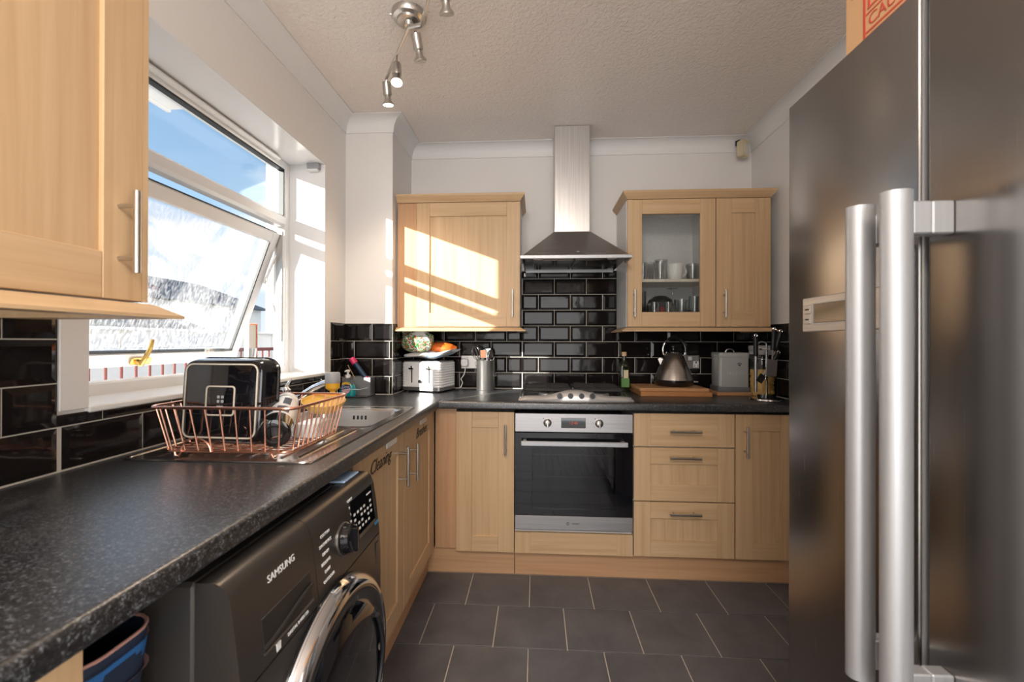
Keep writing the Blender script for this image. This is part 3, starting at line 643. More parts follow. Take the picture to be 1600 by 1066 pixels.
def carton():
    o = thing('cardboard_box', 'brown cardboard box with red print on top of the fridge freezer', 'box', (1.716, -1.905, 1.778), -90)
    card = pm('brown_cardboard', (0.56, 0.335, 0.17), 0.85); red = pm('red_print', (0.50, 0.07, 0.04), 0.7)
    box('carton', card, o, 0, 0, 0, 0.62, 0.40, 0.36, b=0.003)
    box('tape', pm('brown_tape', (0.50, 0.31, 0.15), 0.35), o, -0.0008, 0.17, 0.2, 0.0, 0.23, 0.36)
    pr = MB()
    for (a, b, c, d) in ((0.050, 0.004, 0.6, 0.008), (0.054, 0.013, 0.6, 0.017), (0.054, 0.047, 0.6, 0.050), (0.058, 0.056, 0.6, 0.060)): pr.box(a, -0.0008, b, c, 0.0002, d)
    pr.box(0.048, -0.0012, 0.002, 0.053, 0.0002, 0.30).box(0.060, -0.0014, 0.056, 0.064, 0.0002, 0.30)
    pr.build('print_border', red, o, smooth=0)
    text('CAUTION', 0.030, red, o, at(0.128, -0.0006, 0.032), name='print_lettering')
    text('CAUTION', 0.09, red, o, at(0.30, -0.0006, 0.17), name='print_lettering')
    m = MB().add([(0.0, 0, 0), (0.022, 0, 0), (0.011, 0, 0.03), (0.0, -0.0008, 0), (0.022, -0.0008, 0), (0.011, -0.0008, 0.03)], [(0, 1, 2), (3, 5, 4), (0, 3, 4, 1), (1, 4, 5, 2), (2, 5, 3, 0)]).xf(Matrix.Translation((0.018, 0, 0.105)))
    m.build('print_arrow', txtk, o, smooth=0)
carton()

# ------------------------------------------------------------------ washing machine
def washer():
    W = 0.572
    o = thing('washing_machine', 'graphite front-loading washing machine with a black porthole door under the worktop', 'washing machine', (0.662, -2.162, 0), 90)
    # local x along world +y, local -y out of the front
    def fy(z):                                   # front surface depth as the fascia bulges
        pts = [(0.02, 0.045), (0.08, 0.012), (0.3, 0.0), (0.6, -0.004), (0.68, 0.0), (0.75, 0.008), (0.82, 0.018), (0.842, 0.028), (0.85, 0.042)]
        for (a, b), (c, d) in zip(pts, pts[1:]):
            if z <= c: return b+(d-b)*(z-a)/(c-a)
        return pts[-1][1]
    b = box('body', wmside, o, 0, 0.075, 0.02, W, 0.60, 0.849, b=0.006)
    pr = MB()
    for z0, z1 in ((0.12, 0.62),):
        pr.tube([(-0.0005, 0.17, z0), (-0.0005, 0.17, z1-0.05), (-0.0005, 0.20, z1), (-0.0005, 0.5, z1), (-0.0005, 0.53, z1-0.05), (-0.0005, 0.53, z0)], 0.012, 8)
    pr.build('side_pressing', wmside, b)
    for x in (0.05, W-0.05):
        for y in (0.12, 0.55): MB().cyl((x, y, 0), (x, y, 0.021), 0.022, n=12).build('foot', blackp, o)
    def panel(name, zs, x0, x1, back=0.07):
        poly = [(fy(z), z) for z in zs]+[(back+0.004, zs[-1]), (back+0.004, zs[0])]
        return MB().prism(poly, 'x', x0, x1).build(name, wmm, o, smooth=40)
    lin = lambda a, b, n: [a+(b-a)*i/n for i in range(n+1)]
    fp = panel('front_panel', lin(0.02, 0.676, 12), 0.001, W-0.001)
    fa = panel('control_fascia', lin(0.679, 0.842, 8)+[0.846, 0.85], 0.234, W-0.001)
    dr = panel('detergent_drawer', lin(0.679, 0.842, 8)+[0.846, 0.85], 0.001, 0.232)
    ang = math.atan2(fy(0.82)-fy(0.70), 0.12)
    def on(x, z, lift=0.0008): return Matrix.Translation((x, fy(z)-lift, z)) @ Matrix.Rotation(PI/2-ang, 4, 'X')
    text('SAMSUNG', 0.018, txtw, dr, on(0.128, 0.808), name='brand_lettering')
    # grip recess in the drawer: flat panel, its shade put into the dark colour, with lip
    gm = MB(); R = []
    for i in range(13):
        x = 0.06+0.15*i/12; u = i/12
        zt = 0.758; zb = 0.704; R.append([(x, fy(zt)-0.0012, zt), (x, fy(zb)-0.0012, zb+0.0), (x, fy(zb)+0.002, zb-0.001), (x, fy(zt)+0.002, zt+0.001)])
    gm.loft(R).build('grip_recess', pm('grip_shadow_plastic', (0.03, 0.028, 0.027), 0.35, 0.3), dr, smooth=0)
    lip = MB().tube([(0.06+0.15*i/12, fy(0.72)-0.003, 0.712+0.022*math.sin(PI*0.5*(i/12))**2) for i in range(13)], [0.003]*13, 6).build('grip_lip', wmm, dr)
    MB().tube([(0.058, fy(0.702)-0.001, 0.702), (0.212, fy(0.702)-0.001, 0.702)], 0.0022, 6).build('grip_edge', nickel, dr)
    text('DIGITAL INVERTER', 0.0082, txtw, dr, on(0.158, 0.690), name='small_lettering')
    box('motor_emblem', txtw, dr, 0.09, fy(0.69)-0.001, 0.683, 0.102, fy(0.69)+0.001, 0.697)
    # dial
    cx, cz = 0.365, 0.752; Mx = Matrix.Rotation(PI/2-ang, 3, 'X')
    dl = MB().lathe([(0.036, -0.002), (0.036, 0.004), (0.033, 0.006), (0.031, 0.022), (0.027, 0.025)], (cx, fy(cz), cz), 28, M=Mx).build('dial', blackg, fa)
    MB().lathe([(0.038, -0.001), (0.038, 0.0025), (0.036, 0.0035)], (cx, fy(cz), cz), 28, M=Mx).build('dial_ring', nickel, fa)
    MB().box(cx-0.004, fy(cz)-0.034, cz-0.028, cx+0.004, fy(cz)-0.02, cz+0.028, b=0.002).build('dial_grip', blackg, dl)
    words_l = ['COTTON', 'SYNTHETICS', 'DENIM', 'BEDDING', 'DARK', 'OUTDOOR']; words_r = ['QUICK', 'RINSE', 'SPIN', 'WOOL']
    for i, s in enumerate(words_l): text(s, 0.0092, txtw, fa, on(0.275+0.003*abs(i-3), 0.800-0.0185*i), name='programme_lettering')
    for i, s in enumerate(words_r): text(s, 0.0088, txtw, fa, on(0.418, 0.824-0.0165*i), name='programme_lettering')
    ds = MB().box(-0.068, -0.046, -0.0005, 0.068, 0.048, 0.0012).xf(on(0.480, 0.772, 0.0)).build('display', blackg, fa)
    MB().box(-0.068, -0.056, -0.0005, 0.068, -0.046, 0.0014).xf(on(0.480, 0.772, 0.0)).build('display_strip', nickel, ds)
    dm = MB()
    for i in range(6):
        for j in range(4):
            if (i+j*2) % 5 != 0: dm.box(-0.056+0.02*i, -0.034+0.014*j, 0.001, -0.046+0.02*i, -0.028+0.014*j, 0.0016)
    dm.box(0.03, 0.03, 0.001, 0.06, 0.034, 0.0016).xf(on(0.480, 0.772, 0.0)).build('display_print', txtw, ds)
    for (z, h) in ((0.815, 0.012), (0.775, 0.024)):
        MB().box(-0.009, -h, -0.0005, 0.009, h, 0.002, b=0.001).xf(on(0.559, z-0.004, 0.0)).build('button', wmm, fa)
    MB().box(-0.012, -0.004, 0, 0.012, 0.004, 0.0008).xf(on(0.555, 0.712)).build('energy_sticker', pm('blue_sticker', (0.05, 0.25, 0.5), 0.4), fa)
    MB().box(-0.012, -0.03, 0, 0.012, 0.03, 0.0008).xf(Matrix.Translation((0.548, fy(0.63), 0.63)) @ Matrix.Rotation(PI/2, 4, 'X')).build('drum_sticker', wmside, fp)
    # door
    cx, cz, R = 0.284, 0.430, 0.243; Mx = Matrix.Rotation(PI/2, 3, 'X'); y = fy(0.385)
    dd = MB().lathe([(R+0.012, -0.002), (R+0.012, 0.012), (R, 0.030), (R-0.012, 0.036), (R-0.03, 0.036), (R-0.045, 0.030)], (cx, y, cz), 64, M=Mx).build('door', blackg, o)
    MB().lathe([(R+0.013, 0.008), (R+0.008, 0.026), (R-0.004, 0.036), (R-0.012, 0.0375), (R-0.013, 0.034), (R+0.0, 0.02)], (cx, y, cz), 64, cap0=False, cap1=False, M=Mx).build('door_ring', chrome, dd)
    MB().lathe([(R-0.044, 0.030), (R-0.055, 0.040), (R-0.10, 0.047), (0.06, 0.05), (0.005, 0.05)], (cx, y, cz), 64, M=Mx).build('porthole_glass', pm('smoked_glass', (0.004, 0.004, 0.006), 0.04, coat=0.5), dd)
    gr = MB().tube([(cx+0.18*math.cos(a), y-0.049+0.004*abs(math.sin(3*a)), cz+0.18*math.sin(a)) for a in [math.radians(-35+7*i) for i in range(11)]], 0.007, 8).build('door_grip', blackp, dd)
    # tray of the soap on top, white-blue card under the worktop edge
    return o
washer()
o = thing('plastic_card', 'pale blue plastic card on top of the washing machine', 'card', (0.60, -1.66, 0.851), 90)
MB().box(-0.045, -0.012, 0, 0.045, 0.03, 0.006, b=0.002).build('card', pm('pale_blue_plastic', (0.35, 0.48, 0.68), 0.3), o)
def bag():
    o = thing('laundry_bag', 'navy fabric bag with a bright blue band beside the washing machine', 'bag', (0.335, -2.238, 0))
    nav = pm('navy_fabric', (0.010, 0.022, 0.055), 0.7); blu = pm('bright_blue_fabric', (0.02, 0.13, 0.38), 0.6); pk = pm('pink_piping', (0.55, 0.30, 0.26), 0.6)
    def ring(w, d, z, tilt=0.0): return [(p[0]+0.0, p[1], z+tilt*p[0]) for p in rrect(w, d, 0.04, 5)]
    MB().loft([ring(0.34, 0.09, 0), ring(0.37, 0.10, 0.4), ring(0.40, 0.115, 0.66, 0), ring(0.43, 0.125, 0.81, 0), ring(0.42, 0.115, 0.808, 0), ring(0.38, 0.09, 0.5)]).build('bag_body', nav, o)
    def band(z0, z1, mat, name, e): MB().loft([ring(0.412+e, 0.119+e, z0), ring(0.423+e, 0.123+e, z1)], False, False).build(name, mat, o)
    band(0.752, 0.792, blu, 'blue_band', 0.004); band(0.747, 0.752, pk, 'piping', 0.006); band(0.792, 0.796, pk, 'piping', 0.006)
    MB().tube([(p[0], p[1], 0.810) for p in rrect(0.428, 0.122, 0.04, 5)], 0.0025, 6, closed=True).build('rim_piping', pk, o)
bag()
# ------------------------------------------------------------------ sink and tap
def sink():
    o = thing('sink', 'stainless steel sink with drainer set in the worktop under the window', 'sink', (0.30, -1.30, WT))
    x0, x1, y0, y1 = -0.247, 0.247, -0.455, 0.455
    bx0, bx1, by0, by1 = -0.185, 0.215, 0.0, 0.40
    m = MB(); z = 0.003
    # rim plate with rounded corners minus bowl, drainer recess
    m.box(x0, y0, 0, x1, y0+0.03, z, b=0.0015).box(x0, y1-0.052, 0, x1, y1, z, b=0.0015).box(x0, y0+0.03, 0, bx0, y1-0.052, z).box(bx1, y0+0.03, 0, x1, y1-0.052, z).box(bx0, -0.03, 0, bx1, by0, z)
    m.box(bx0, y0+0.03, -0.0005, bx1, -0.03, 0.0005)
    m.build('rim_plate', inoxsink, o, smooth=0)
    rm = MB().tube([(p[0], p[1], 0.002) for p in rrect(x1-x0, y1-y0, 0.03, 6)], 0.0034, 6, closed=True).build('rim_edge', inoxsink, o)
    gm = MB()
    for i in range(9):
        x = bx0+0.035+0.042*i; gm.tube([(x, y0+0.05, 0.001), (x, -0.05, 0.001)], 0.0042, 6)
    gm.build('drainer_ribs', inoxsink, o)
    cx, cy = (bx0+bx1)/2, (by0+by1)/2; w, h = bx1-bx0, by1-by0
    def rg(s, zz, r): return [(p[0], p[1], zz) for p in rrect(w*s, h*s, r, 6, cx, cy)]
    bo = MB().loft([rg(1.012, 0.0028, 0.05), rg(0.985, 0.001, 0.05), rg(0.965, -0.01, 0.05), rg(0.94, -0.12, 0.06), rg(0.88, -0.145, 0.07), rg(0.5, -0.15, 0.06)], cap0=False).build('bowl', inoxsink, o)
    MB().lathe([(0.035, -0.149), (0.03, -0.147), (0.02, -0.148)], (cx, cy, 0), 24).build('drain', nickel, bo)
    ov = MB()
    for i in range(4): ov.box(cx-0.03+0.018*i, by1-0.010, -0.045, cx-0.022+0.018*i, by1-0.0065, -0.028)
    ov.build('overflow_slots', blackp, bo, smooth=0)
    t = thing('mixer_tap', 'chrome mixer tap with a swan spout and lever behind the sink', 'tap', (0.085, -1.10, WT+0.003))
    MB().lathe([(0.027, 0), (0.027, 0.006), (0.021, 0.012), (0.02, 0.07), (0.022, 0.075), (0.021, 0.105), (0.012, 0.115)], (0, 0, 0), 24).build('body', chrome, t)
    MB().tube([(0.012, -0.001, 0.045), (0.06, -0.003, 0.075), (0.12, -0.005, 0.113), (0.165, -0.006, 0.132), (0.19, -0.007, 0.136), (0.203, -0.008, 0.130)], [0.013, 0.013, 0.0125, 0.012, 0.0115, 0.0115], 12).build('spout', chrome, t)
    MB().tube([(0, 0, 0.105), (-0.005, 0.02, 0.12), (-0.012, 0.06, 0.140)], [0.007, 0.006, 0.005], 8).build('lever', chrome, t)
    h = thing('hose_connector', 'grey and yellow hose connector pushed onto the tap spout end', 'connector', (0.288, -1.108, 0.998))
    yel = pm('yellow_plastic', (0.80, 0.42, 0.03), 0.35)
    MB().lathe([(0.014, 0), (0.014, 0.012), (0.011, 0.014), (0.011, 0.022), (0.027, 0.034), (0.028, 0.055)], (0, 0, 0), 20).build('nozzle', yel, h)
    MB().lathe([(0.029, 0.055), (0.030, 0.06), (0.0285, 0.092), (0.026, 0.097)], (0, 0, 0), 20).build('collar', greyp, h)
sink()

# ------------------------------------------------------------------ dish rack and contents
def rack():
    o = thing('dish_rack', 'copper wire dish rack standing on the sink drainer', 'dish rack', (0.312, -1.60, WT+0.004))
    zt, zb = 0.132, 0.018; tw, td, bw, bd = 0.385, 0.31, 0.335, 0.27
    top = rrect(tw, td, 0.03, 5); bot = rrect(bw, bd, 0.02, 5)
    MB().tube([(p[0], p[1], zt) for p in top], 0.0042, 8, closed=True).build('rim', copper, o)
    MB().tube([(p[0], p[1], zb) for p in bot], 0.003, 6, closed=True).build('base_ring', copper, o)
    for i in range(9):
        u = -0.5+(i+0.5)/9
        for s in (-1, 1): MB().tube([(u*tw*0.92, s*td/2, zt), (u*bw*0.95, s*bd/2, zb)], 0.0022, 6).build('wire', copper, o)
    for i in range(11):
        u = -0.5+(i+0.5)/11
        for s in (-1, 1): MB().tube([(s*tw/2, u*td*0.92, zt), (s*bw/2, u*bd*0.95, zb)], 0.0022, 6).build('wire', copper, o)
        MB().tube([(-bw/2, u*bd*0.95, zb), (bw/2, u*bd*0.95, zb)], 0.0018, 6).build('base_wire', copper, o)
    for i in range(6): MB().tube([((-0.5+(i+0.5)/6)*bw, -bd/2, zb), ((-0.5+(i+0.5)/6)*bw, bd/2, zb)], 0.0018, 6).build('base_wire', copper, o)
    for sx in (-1, 1):
        for sy in (-1, 1):
            MB().tube([(sx*(bw/2-0.03), sy*bd/2*0.98, zb), (sx*(bw/2-0.032), sy*bd/2*0.98, 0.006), (sx*(bw/2-0.04), sy*bd/2*0.98, 0.003), (sx*(bw/2-0.05), sy*bd/2*0.98, zb)], 0.0026, 6).build('foot', copper, o)
    MB().tube([(-0.075+0.04*math.cos(a), -bd/2-0.004, zb+0.034*math.sin(a)) for a in [PI*i/10 for i in range(11)]], 0.0024, 6).build('plate_loop', copper, o)
rack()
def bakedish():
    o = thing('baking_dish', 'black square ceramic baking dish standing on edge in the wire rack', 'dish', (0.243, -1.672, WT+0.024))
    o.rotation_euler = (math.radians(-4), 0, math.radians(-3))
    w, h = 0.252, 0.236; cz = h/2
    def rg(s, y, r): return [(p[0], y, p[1]+cz) for p in rrect(w*s, h*s, r, 6)]
    MB().loft([rg(0.86, 0.0, 0.028), rg(0.93, 0.004, 0.034), rg(0.97, 0.016, 0.036), rg(1.0, 0.055, 0.038), rg(1.03, 0.058, 0.04), rg(1.03, 0.063, 0.04), rg(0.99, 0.064, 0.036), rg(0.93, 0.02, 0.034), rg(0.86, 0.012, 0.03)]).build('dish', blackg, o)
    rimc = pm('unglazed_cream_ring', (0.66, 0.60, 0.50), 0.7)
    for s, r in ((0.845, 0.02), (0.33, 0.008)):
        MB().tube([(p[0], -0.0005, p[1]+cz) for p in rrect(w*s, h*s, r, 5)], 0.0024, 6, closed=True).build('foot_ring', rimc, o)
    mm = MB()
    for i in (-1, 1):
        for j in (-1, 1): mm.box(i*0.006-0.004, -0.001, cz+0.004+j*0.006-0.004, i*0.006+0.004, 0.001, cz+0.004+j*0.006+0.004, b=0.001)
    mm.box(-0.010, -0.001, cz-0.016, 0.010, 0.001, cz-0.0135).build('maker_mark', pm('grey_print', (0.4, 0.42, 0.45), 0.5), o)
bakedish()
def lying(name, label, cat, p0, p1, builder, loc=None):
    o = thing(name, label, cat, p0); d = (Vector(p1)-Vector(p0)); o.rotation_euler = d.to_track_quat('Z', 'Y').to_euler(); builder(o, d.length); return o
def shaker_bottle(o, L):
    MB().lathe([(0.032, 0), (0.039, 0.004), (0.040, 0.02), (0.040, 0.05), (0.038, 0.052)], n=28).build('base_cup', blackg, o)
    MB().lathe([(0.020, -0.001), (0.024, -0.002), (0.026, 0.0005)], n=24, cap0=False, cap1=False).build('base_ring', blackp, o)
    MB().lathe([(0.0385, 0.052), (0.0385, 0.16), (0.036, 0.178), (0.030, 0.19), (0.030, 0.20)], n=28).build('body', pm('white_bottle_plastic', (0.70, 0.70, 0.70), 0.3), o)
    lb = MB(); n = 12
    for (a0, a1, z0, z1) in ((20, 70, 0.065, 0.10), (80, 130, 0.065, 0.10), (35, 60, 0.12, 0.15), (95, 125, 0.115, 0.16)):
        ring0 = [];
        A = [math.radians(a0+(a1-a0)*i/n) for i in range(n+1)]
        v = [(0.0388*math.cos(a), 0.0388*math.sin(a), z) for z in (z0, z1) for a in A]; lb.add(v, [(i, i+1, n+2+i, n+1+i) for i in range(n)])
    lb.build('label_print', pm('navy_print', (0.02, 0.03, 0.06), 0.4), o)
    MB().lathe([(0.032, 0.20), (0.032, 0.215), (0.028, 0.225), (0.012, 0.23), (0.012, 0.243)], n=24).build('lid', plast, o)
lying('shaker_bottle', 'white bottle with black base lying in the rack beside the baking dish', 'bottle', (0.428, -1.712, 0.978), (0.345, -1.515, 1.035), shaker_bottle)
o = thing('yellow_bowl', 'yellow shallow bowl leaning in the far side of the rack', 'bowl', (0.440, -1.478, 1.024)); o.rotation_euler = (math.radians(10), math.radians(6), 0)
MB().lathe([(0.018, -0.028), (0.042, -0.020), (0.059, -0.002), (0.063, 0.012), (0.065, 0.012), (0.059, 0.0), (0.038, -0.015), (0.004, -0.022)], n=36).build('bowl', pm('mustard_glaze', (0.72, 0.47, 0.11), 0.3), o)
o = thing('plastic_tub', 'pale plastic tub upside down on the rack floor', 'tub', (0.434, -1.522, WT+0.0262))
MB().loft([[(p[0], p[1], z) for p in rrect(a, b, 0.02, 4)] for a, b, z in ((0.085, 0.135, 0), (0.085, 0.135, 0.004), (0.078, 0.128, 0.005), (0.070, 0.12, 0.034), (0.065, 0.115, 0.037))]).build('tub', pm('pale_plastic', (0.66, 0.66, 0.68), 0.25), o)

# ------------------------------------------------------------------ windowsill
o = thing('candle_jar', 'glass candle jar with a black label on the windowsill', 'candle', (-0.135, -1.112, WZ0+0.043))
sillblock = 0
MB().lathe([(0.075, 0), (0.078, 0.004), (0.090, 0.132), (0.088, 0.132), (0.076, 0.006)], n=36).build('jar', glassy('candle_glass', (0.96, 0.97, 0.97), 0.03, 0.08), o)
MB().lathe([(0.072, 0.006), (0.081, 0.085)], n=36).build('wax', pm('cream_wax', (0.78, 0.74, 0.66), 0.5), o)
lm = MB(); A = [math.radians(-44+48*i/8) for i in range(9)]
lm.add([((0.0795+0.004*(k))*math.cos(a), (0.0795+0.004*k)*math.sin(a), 0.02+k*0.07) for k in (0, 1) for a in A], [(i, i+1, 10+i, 9+i) for i in range(8)]).build('label', txtk, o)
o.location.z = WZ0+0.004; 
o = thing('ornament', 'small upright white plaque with a copper edge on the windowsill behind the candle', 'ornament', (-0.155, -0.962, WZ0+0.004))
MB().box(-0.012, -0.03, 0, 0.012, 0.016, 0.235, b=0.002).build('panel', plast, o); MB().box(-0.014, 0.016, 0, 0.014, 0.024, 0.235, b=0.001).box(-0.014, -0.03, 0.232, 0.014, 0.024, 0.24, b=0.001).build('edging', copper, o)

# ------------------------------------------------------------------ corner by the pier
o = thing('sink_caddy', 'stainless sink caddy holding brushes in the tiled corner', 'caddy', (0.105, -0.425, WT))
cd = MB().box(-0.08, -0.035, 0.008, 0.08, -0.033, 0.105).box(-0.08, 0.033, 0.008, 0.08, 0.035, 0.105).box(-0.08, -0.033, 0.008, -0.078, 0.033, 0.105).box(0.078, -0.033, 0.008, 0.08, 0.033, 0.105).box(-0.08, -0.035, 0.006, 0.08, 0.035, 0.008)
cd.build('tray', inox, o, smooth=0); MB().box(-0.084, -0.10, 0, 0.084, 0.038, 0.006, b=0.003).build('base', blackp, o)
MB().tube([(-0.082, -0.034, 0.045), (-0.082, -0.098, 0.045), (0.05, -0.098, 0.045), (0.05, -0.034, 0.045)], 0.0022, 6).tube([(-0.078, -0.098, 0.045), (-0.078, -0.098, 0.004)], 0.002, 6).build('front_rail', chrome, o)
def roll(o, L):
    MB().cyl((0, 0, 0), (0, 0, L), 0.0135, n=20).build('tube', pm('navy_tube', (0.02, 0.05, 0.10), 0.25), o)
    pk = pm('hot_pink_plastic', (0.75, 0.04, 0.16), 0.35)
    MB().lathe([(0.0165, L), (0.0175, L+0.002), (0.0175, L+0.036), (0.014, L+0.038)], n=20).build('cap', pk, o); MB().lathe([(0.0145, -0.002), (0.0145, 0.022)], n=20).build('collar', pk, o)
lying('brush_tube', 'navy tube with hot pink ends leaning out of the sink caddy', 'brush', (0.158, -0.425, 1.0), (0.082, -0.418, 1.095), roll)
lying('chopstick', 'thin pale wooden stick leaning out of the sink caddy', 'stick', (0.115, -0.405, 0.94), (0.028, -0.395, 1.085), lambda o, L: MB().cyl((0, 0, 0), (0, 0, L), 0.0032, 0.002, n=8).build('stick', pm('pale_stick_wood', (0.6, 0.42, 0.25), 0.6), o))
o = thing('soap_bottle', 'pump bottle of teal hand soap in front of the sink caddy', 'soap', (0.072, -0.49, WT+0.006))
teal = pm('teal_soap', (0.01, 0.30, 0.33), 0.15, coat=0.4)
def srg(w, d, z): return [(p[0], p[1], z) for p in rrect(w, d, min(w, d)*0.42, 5)]
MB().loft([srg(0.082, 0.044, 0), srg(0.088, 0.048, 0.01), srg(0.086, 0.046, 0.04), srg(0.066, 0.038, 0.062)]).build('soap', teal, o)
MB().loft([srg(0.066, 0.038, 0.062), srg(0.05, 0.032, 0.082), srg(0.026, 0.024, 0.095), srg(0.022, 0.022, 0.10)]).build('bottle', clearp, o)
MB().lathe([(0.0145, 0.10), (0.0145, 0.116), (0.006, 0.118), (0.006, 0.13), (0.011, 0.132), (0.011, 0.142), (0.006, 0.144)], n=16).box(-0.005, -0.034, 0.133, 0.005, 0.0, 0.141, b=0.002).build('pump', plast, o)
def oval(w, h, z, y, mat, nm):
    n = 24; return MB().loft([[(w*math.cos(2*PI*i/n), yy, z+h*math.sin(2*PI*i/n)) for i in range(n)] for yy in (y, y+0.003)]).build(nm, mat, o)
oval(0.025, 0.030, 0.045, -0.0262, pm('pink_label', (0.75, 0.45, 0.50), 0.4), 'label'); oval(0.022, 0.012, 0.066, -0.0268, pm('yellow_label', (0.80, 0.50, 0.05), 0.4), 'label_band'); oval(0.027, 0.012, 0.053, -0.0276, pm('navy_label', (0.01, 0.025, 0.12), 0.4), 'brand_badge')
text('Carex', 0.017, txtw, o, at(0, -0.0280, 0.053), name='brand_lettering', shear=0.2)

# ------------------------------------------------------------------ toaster and bags
def toaster():
    o = thing('toaster', 'white ridged four-slice toaster on the worktop against the pier', 'toaster', (0.437, -0.142, WT), -14)
    W, D, z0, z1 = 0.262, 0.215, 0.028, 0.178; wp = pm('toaster_white', (0.80, 0.80, 0.81), 0.2, coat=0.3)
    def rg(w, d, z): return [(p[0], p[1], z) for p in rrect(w, d, 0.022, 4)]
    rings = [rg(W, D, z0)]
    n = 10
    for i in range(n): a = z0+(z1-z0)*i/n; b = z0+(z1-z0)*(i+1)/n; rings += [rg(W+0.002, D+0.002, a+0.002), rg(W+0.002, D+0.002, b-0.003), rg(W-0.002, D-0.002, b-0.001)]
    rings += [rg(W-0.01, D-0.01, z1+0.004)]
    MB().loft(rings).build('body', wp, o, smooth=50)
    MB().loft([rg(W+0.004, D+0.004, 0.010), rg(W+0.004, D+0.004, 0.03), rg(W, D, 0.031)]).build('base', inox, o)
    for x in (-0.1, 0.1):
        for y in (-0.085, 0.085): MB().cyl((x, y, 0), (x, y, 0.011), 0.012, n=12).build('foot', blackp, o)
    box('front_panel', wp, o, -0.092, -D/2-0.004, z0+0.004, 0.092, -D/2+0.002, z1-0.008, b=0.002)
    for x in (-0.058, 0.058):
        s = box('lever_slot', blackp, o, x-0.004, -D/2-0.0048, 0.056, x+0.004, -D/2-0.002, 0.146, b=0.001)
        MB().box(x-0.017, -D/2-0.020, 0.138, x+0.017, -D/2-0.005, 0.147, b=0.003).box(x-0.004, -D/2-0.012, 0.140, x+0.004, -D/2-0.003, 0.160, b=0.001).build('lever', chrome, s)
    bt = MB()
    for z in (0.098, 0.113, 0.128): bt.box(-0.007, -D/2-0.006, z-0.005, 0.007, -D/2-0.003, z+0.005, b=0.001)
    bt.build('button_column', greyp, o); MB().cyl((0, -D/2-0.014, 0.066), (0, -D/2-0.003, 0.066), 0.011, n=20).build('browning_dial', chrome, o)
    t = box('top_plate', inox, o, -W/2+0.008, -D/2+0.008, z1+0.003, W/2-0.008, D/2-0.008, z1+0.010, b=0.003)
    for x in (-0.085, -0.03, 0.03, 0.085): box('bread_slot', blackp, t, x-0.013, -0.075, z1+0.0095, x+0.013, 0.075, z1+0.0108)
    # bread bag lying over the toaster
    b = thing('bread_bag', 'white and blue bread bag lying flat on top of the toaster', 'bag', (0.455, -0.165, WT+0.189), -14)
    pb = pm('bread_bag_film', (0.74, 0.73, 0.74), 0.25, coat=0.3); v = coords(pb, (9, 14, 9)); setc(pb, ramp(pb, noise(pb, v, 1, 2), [(0.50, (0.76, 0.74, 0.72)), (0.56, (0.30, 0.48, 0.72)), (0.62, (0.78, 0.77, 0.78))]))
    m = MB(); R = []
    for i in range(13):
        u = i/12; x = -0.13+0.30*u; hh = 0.024+0.024*math.sin(PI*min(1, u*1.25)) if u < 0.8 else 0.026*(1-u)/0.2+0.003
        lift = 0.0 if u < 0.6 else 0.045*((u-0.6)/0.4)**1.5; w = 0.105-0.03*u+0.006*math.sin(9*u); R.append([(x, w*math.cos(a), 0.024+lift+hh*(math.sin(a)+0.25*math.sin(3*a+u*8))*0.5+hh*0.25) for a in [2*PI*k/16 for k in range(16)]])
    m.loft(R).build('film', pb, b, smooth=60)
    c = thing('patterned_bag', 'crumpled red, green and white patterned bag on top of the toaster', 'bag', (0.385, -0.215, WT+0.236))
    pt = pm('holly_print_film', (0.7, 0.7, 0.7), 0.3, coat=0.3); v = coords(pt, (36, 36, 36)); vo = pt.node_tree.nodes.new('ShaderNodeTexVoronoi'); pt.node_tree.links.new(v, vo.inputs['Vector'])
    sp = pt.node_tree.nodes.new('ShaderNodeSeparateColor'); pt.node_tree.links.new(vo.outputs['Color'], sp.inputs[0]); r_ = ramp(pt, sp.outputs[0], [(0.0, (0.03, 0.22, 0.06)), (0.33, (0.10, 0.42, 0.14)), (0.5, (0.62, 0.05, 0.03)), (0.74, (0.78, 0.76, 0.72))]); setc(pt, r_)
    for nd in pt.node_tree.nodes:
        if nd.type == 'VALTORGB': nd.color_ramp.interpolation = 'CONSTANT'
    m = MB().blob((0, 0, 0.072), (0.098, 0.062, 0.075), 0.10, 3)
    m.v = [(x, y, max(z, 0.006) if z < 0.11 else 0.11+(z-0.11)*0.5) for x, y, z in m.v]; m.build('film', pt, c, smooth=25)
    l = MB().loft([[(-0.085, -0.02, 0.10), (-0.05, -0.045, 0.105), (-0.03, 0.02, 0.12)], [(-0.105, -0.015, 0.165), (-0.098, -0.02, 0.168), (-0.09, 0.0, 0.165)]]).build('twisted_corner', pt, c, smooth=0)
    MB().loft([[(-0.06, -0.055, 0.085), (0.085, -0.05, 0.075), (0.09, 0.03, 0.09), (-0.05, 0.04, 0.10)], [(-0.045, -0.04, 0.115), (0.035, -0.04, 0.140), (0.06, 0.02, 0.125), (-0.04, 0.03, 0.12)], [(-0.02, -0.02, 0.118), (0.025, -0.02, 0.146), (0.03, 0.01, 0.13), (-0.02, 0.02, 0.12)]]).build('folded_top', plast, c, smooth=0)
    e = thing('orange_bag', 'orange plastic bag behind the patterned bag on the toaster', 'bag', (0.520, -0.145, WT+0.238))
    m = MB().blob((0, 0, 0.028), (0.088, 0.05, 0.036), 0.10, 9); m.v = [(x, y, max(z, 0.002)) for x, y, z in m.v]; m.build('film', pm('orange_film', (0.80, 0.17, 0.02), 0.3, coat=0.3), e, smooth=30)
toaster()

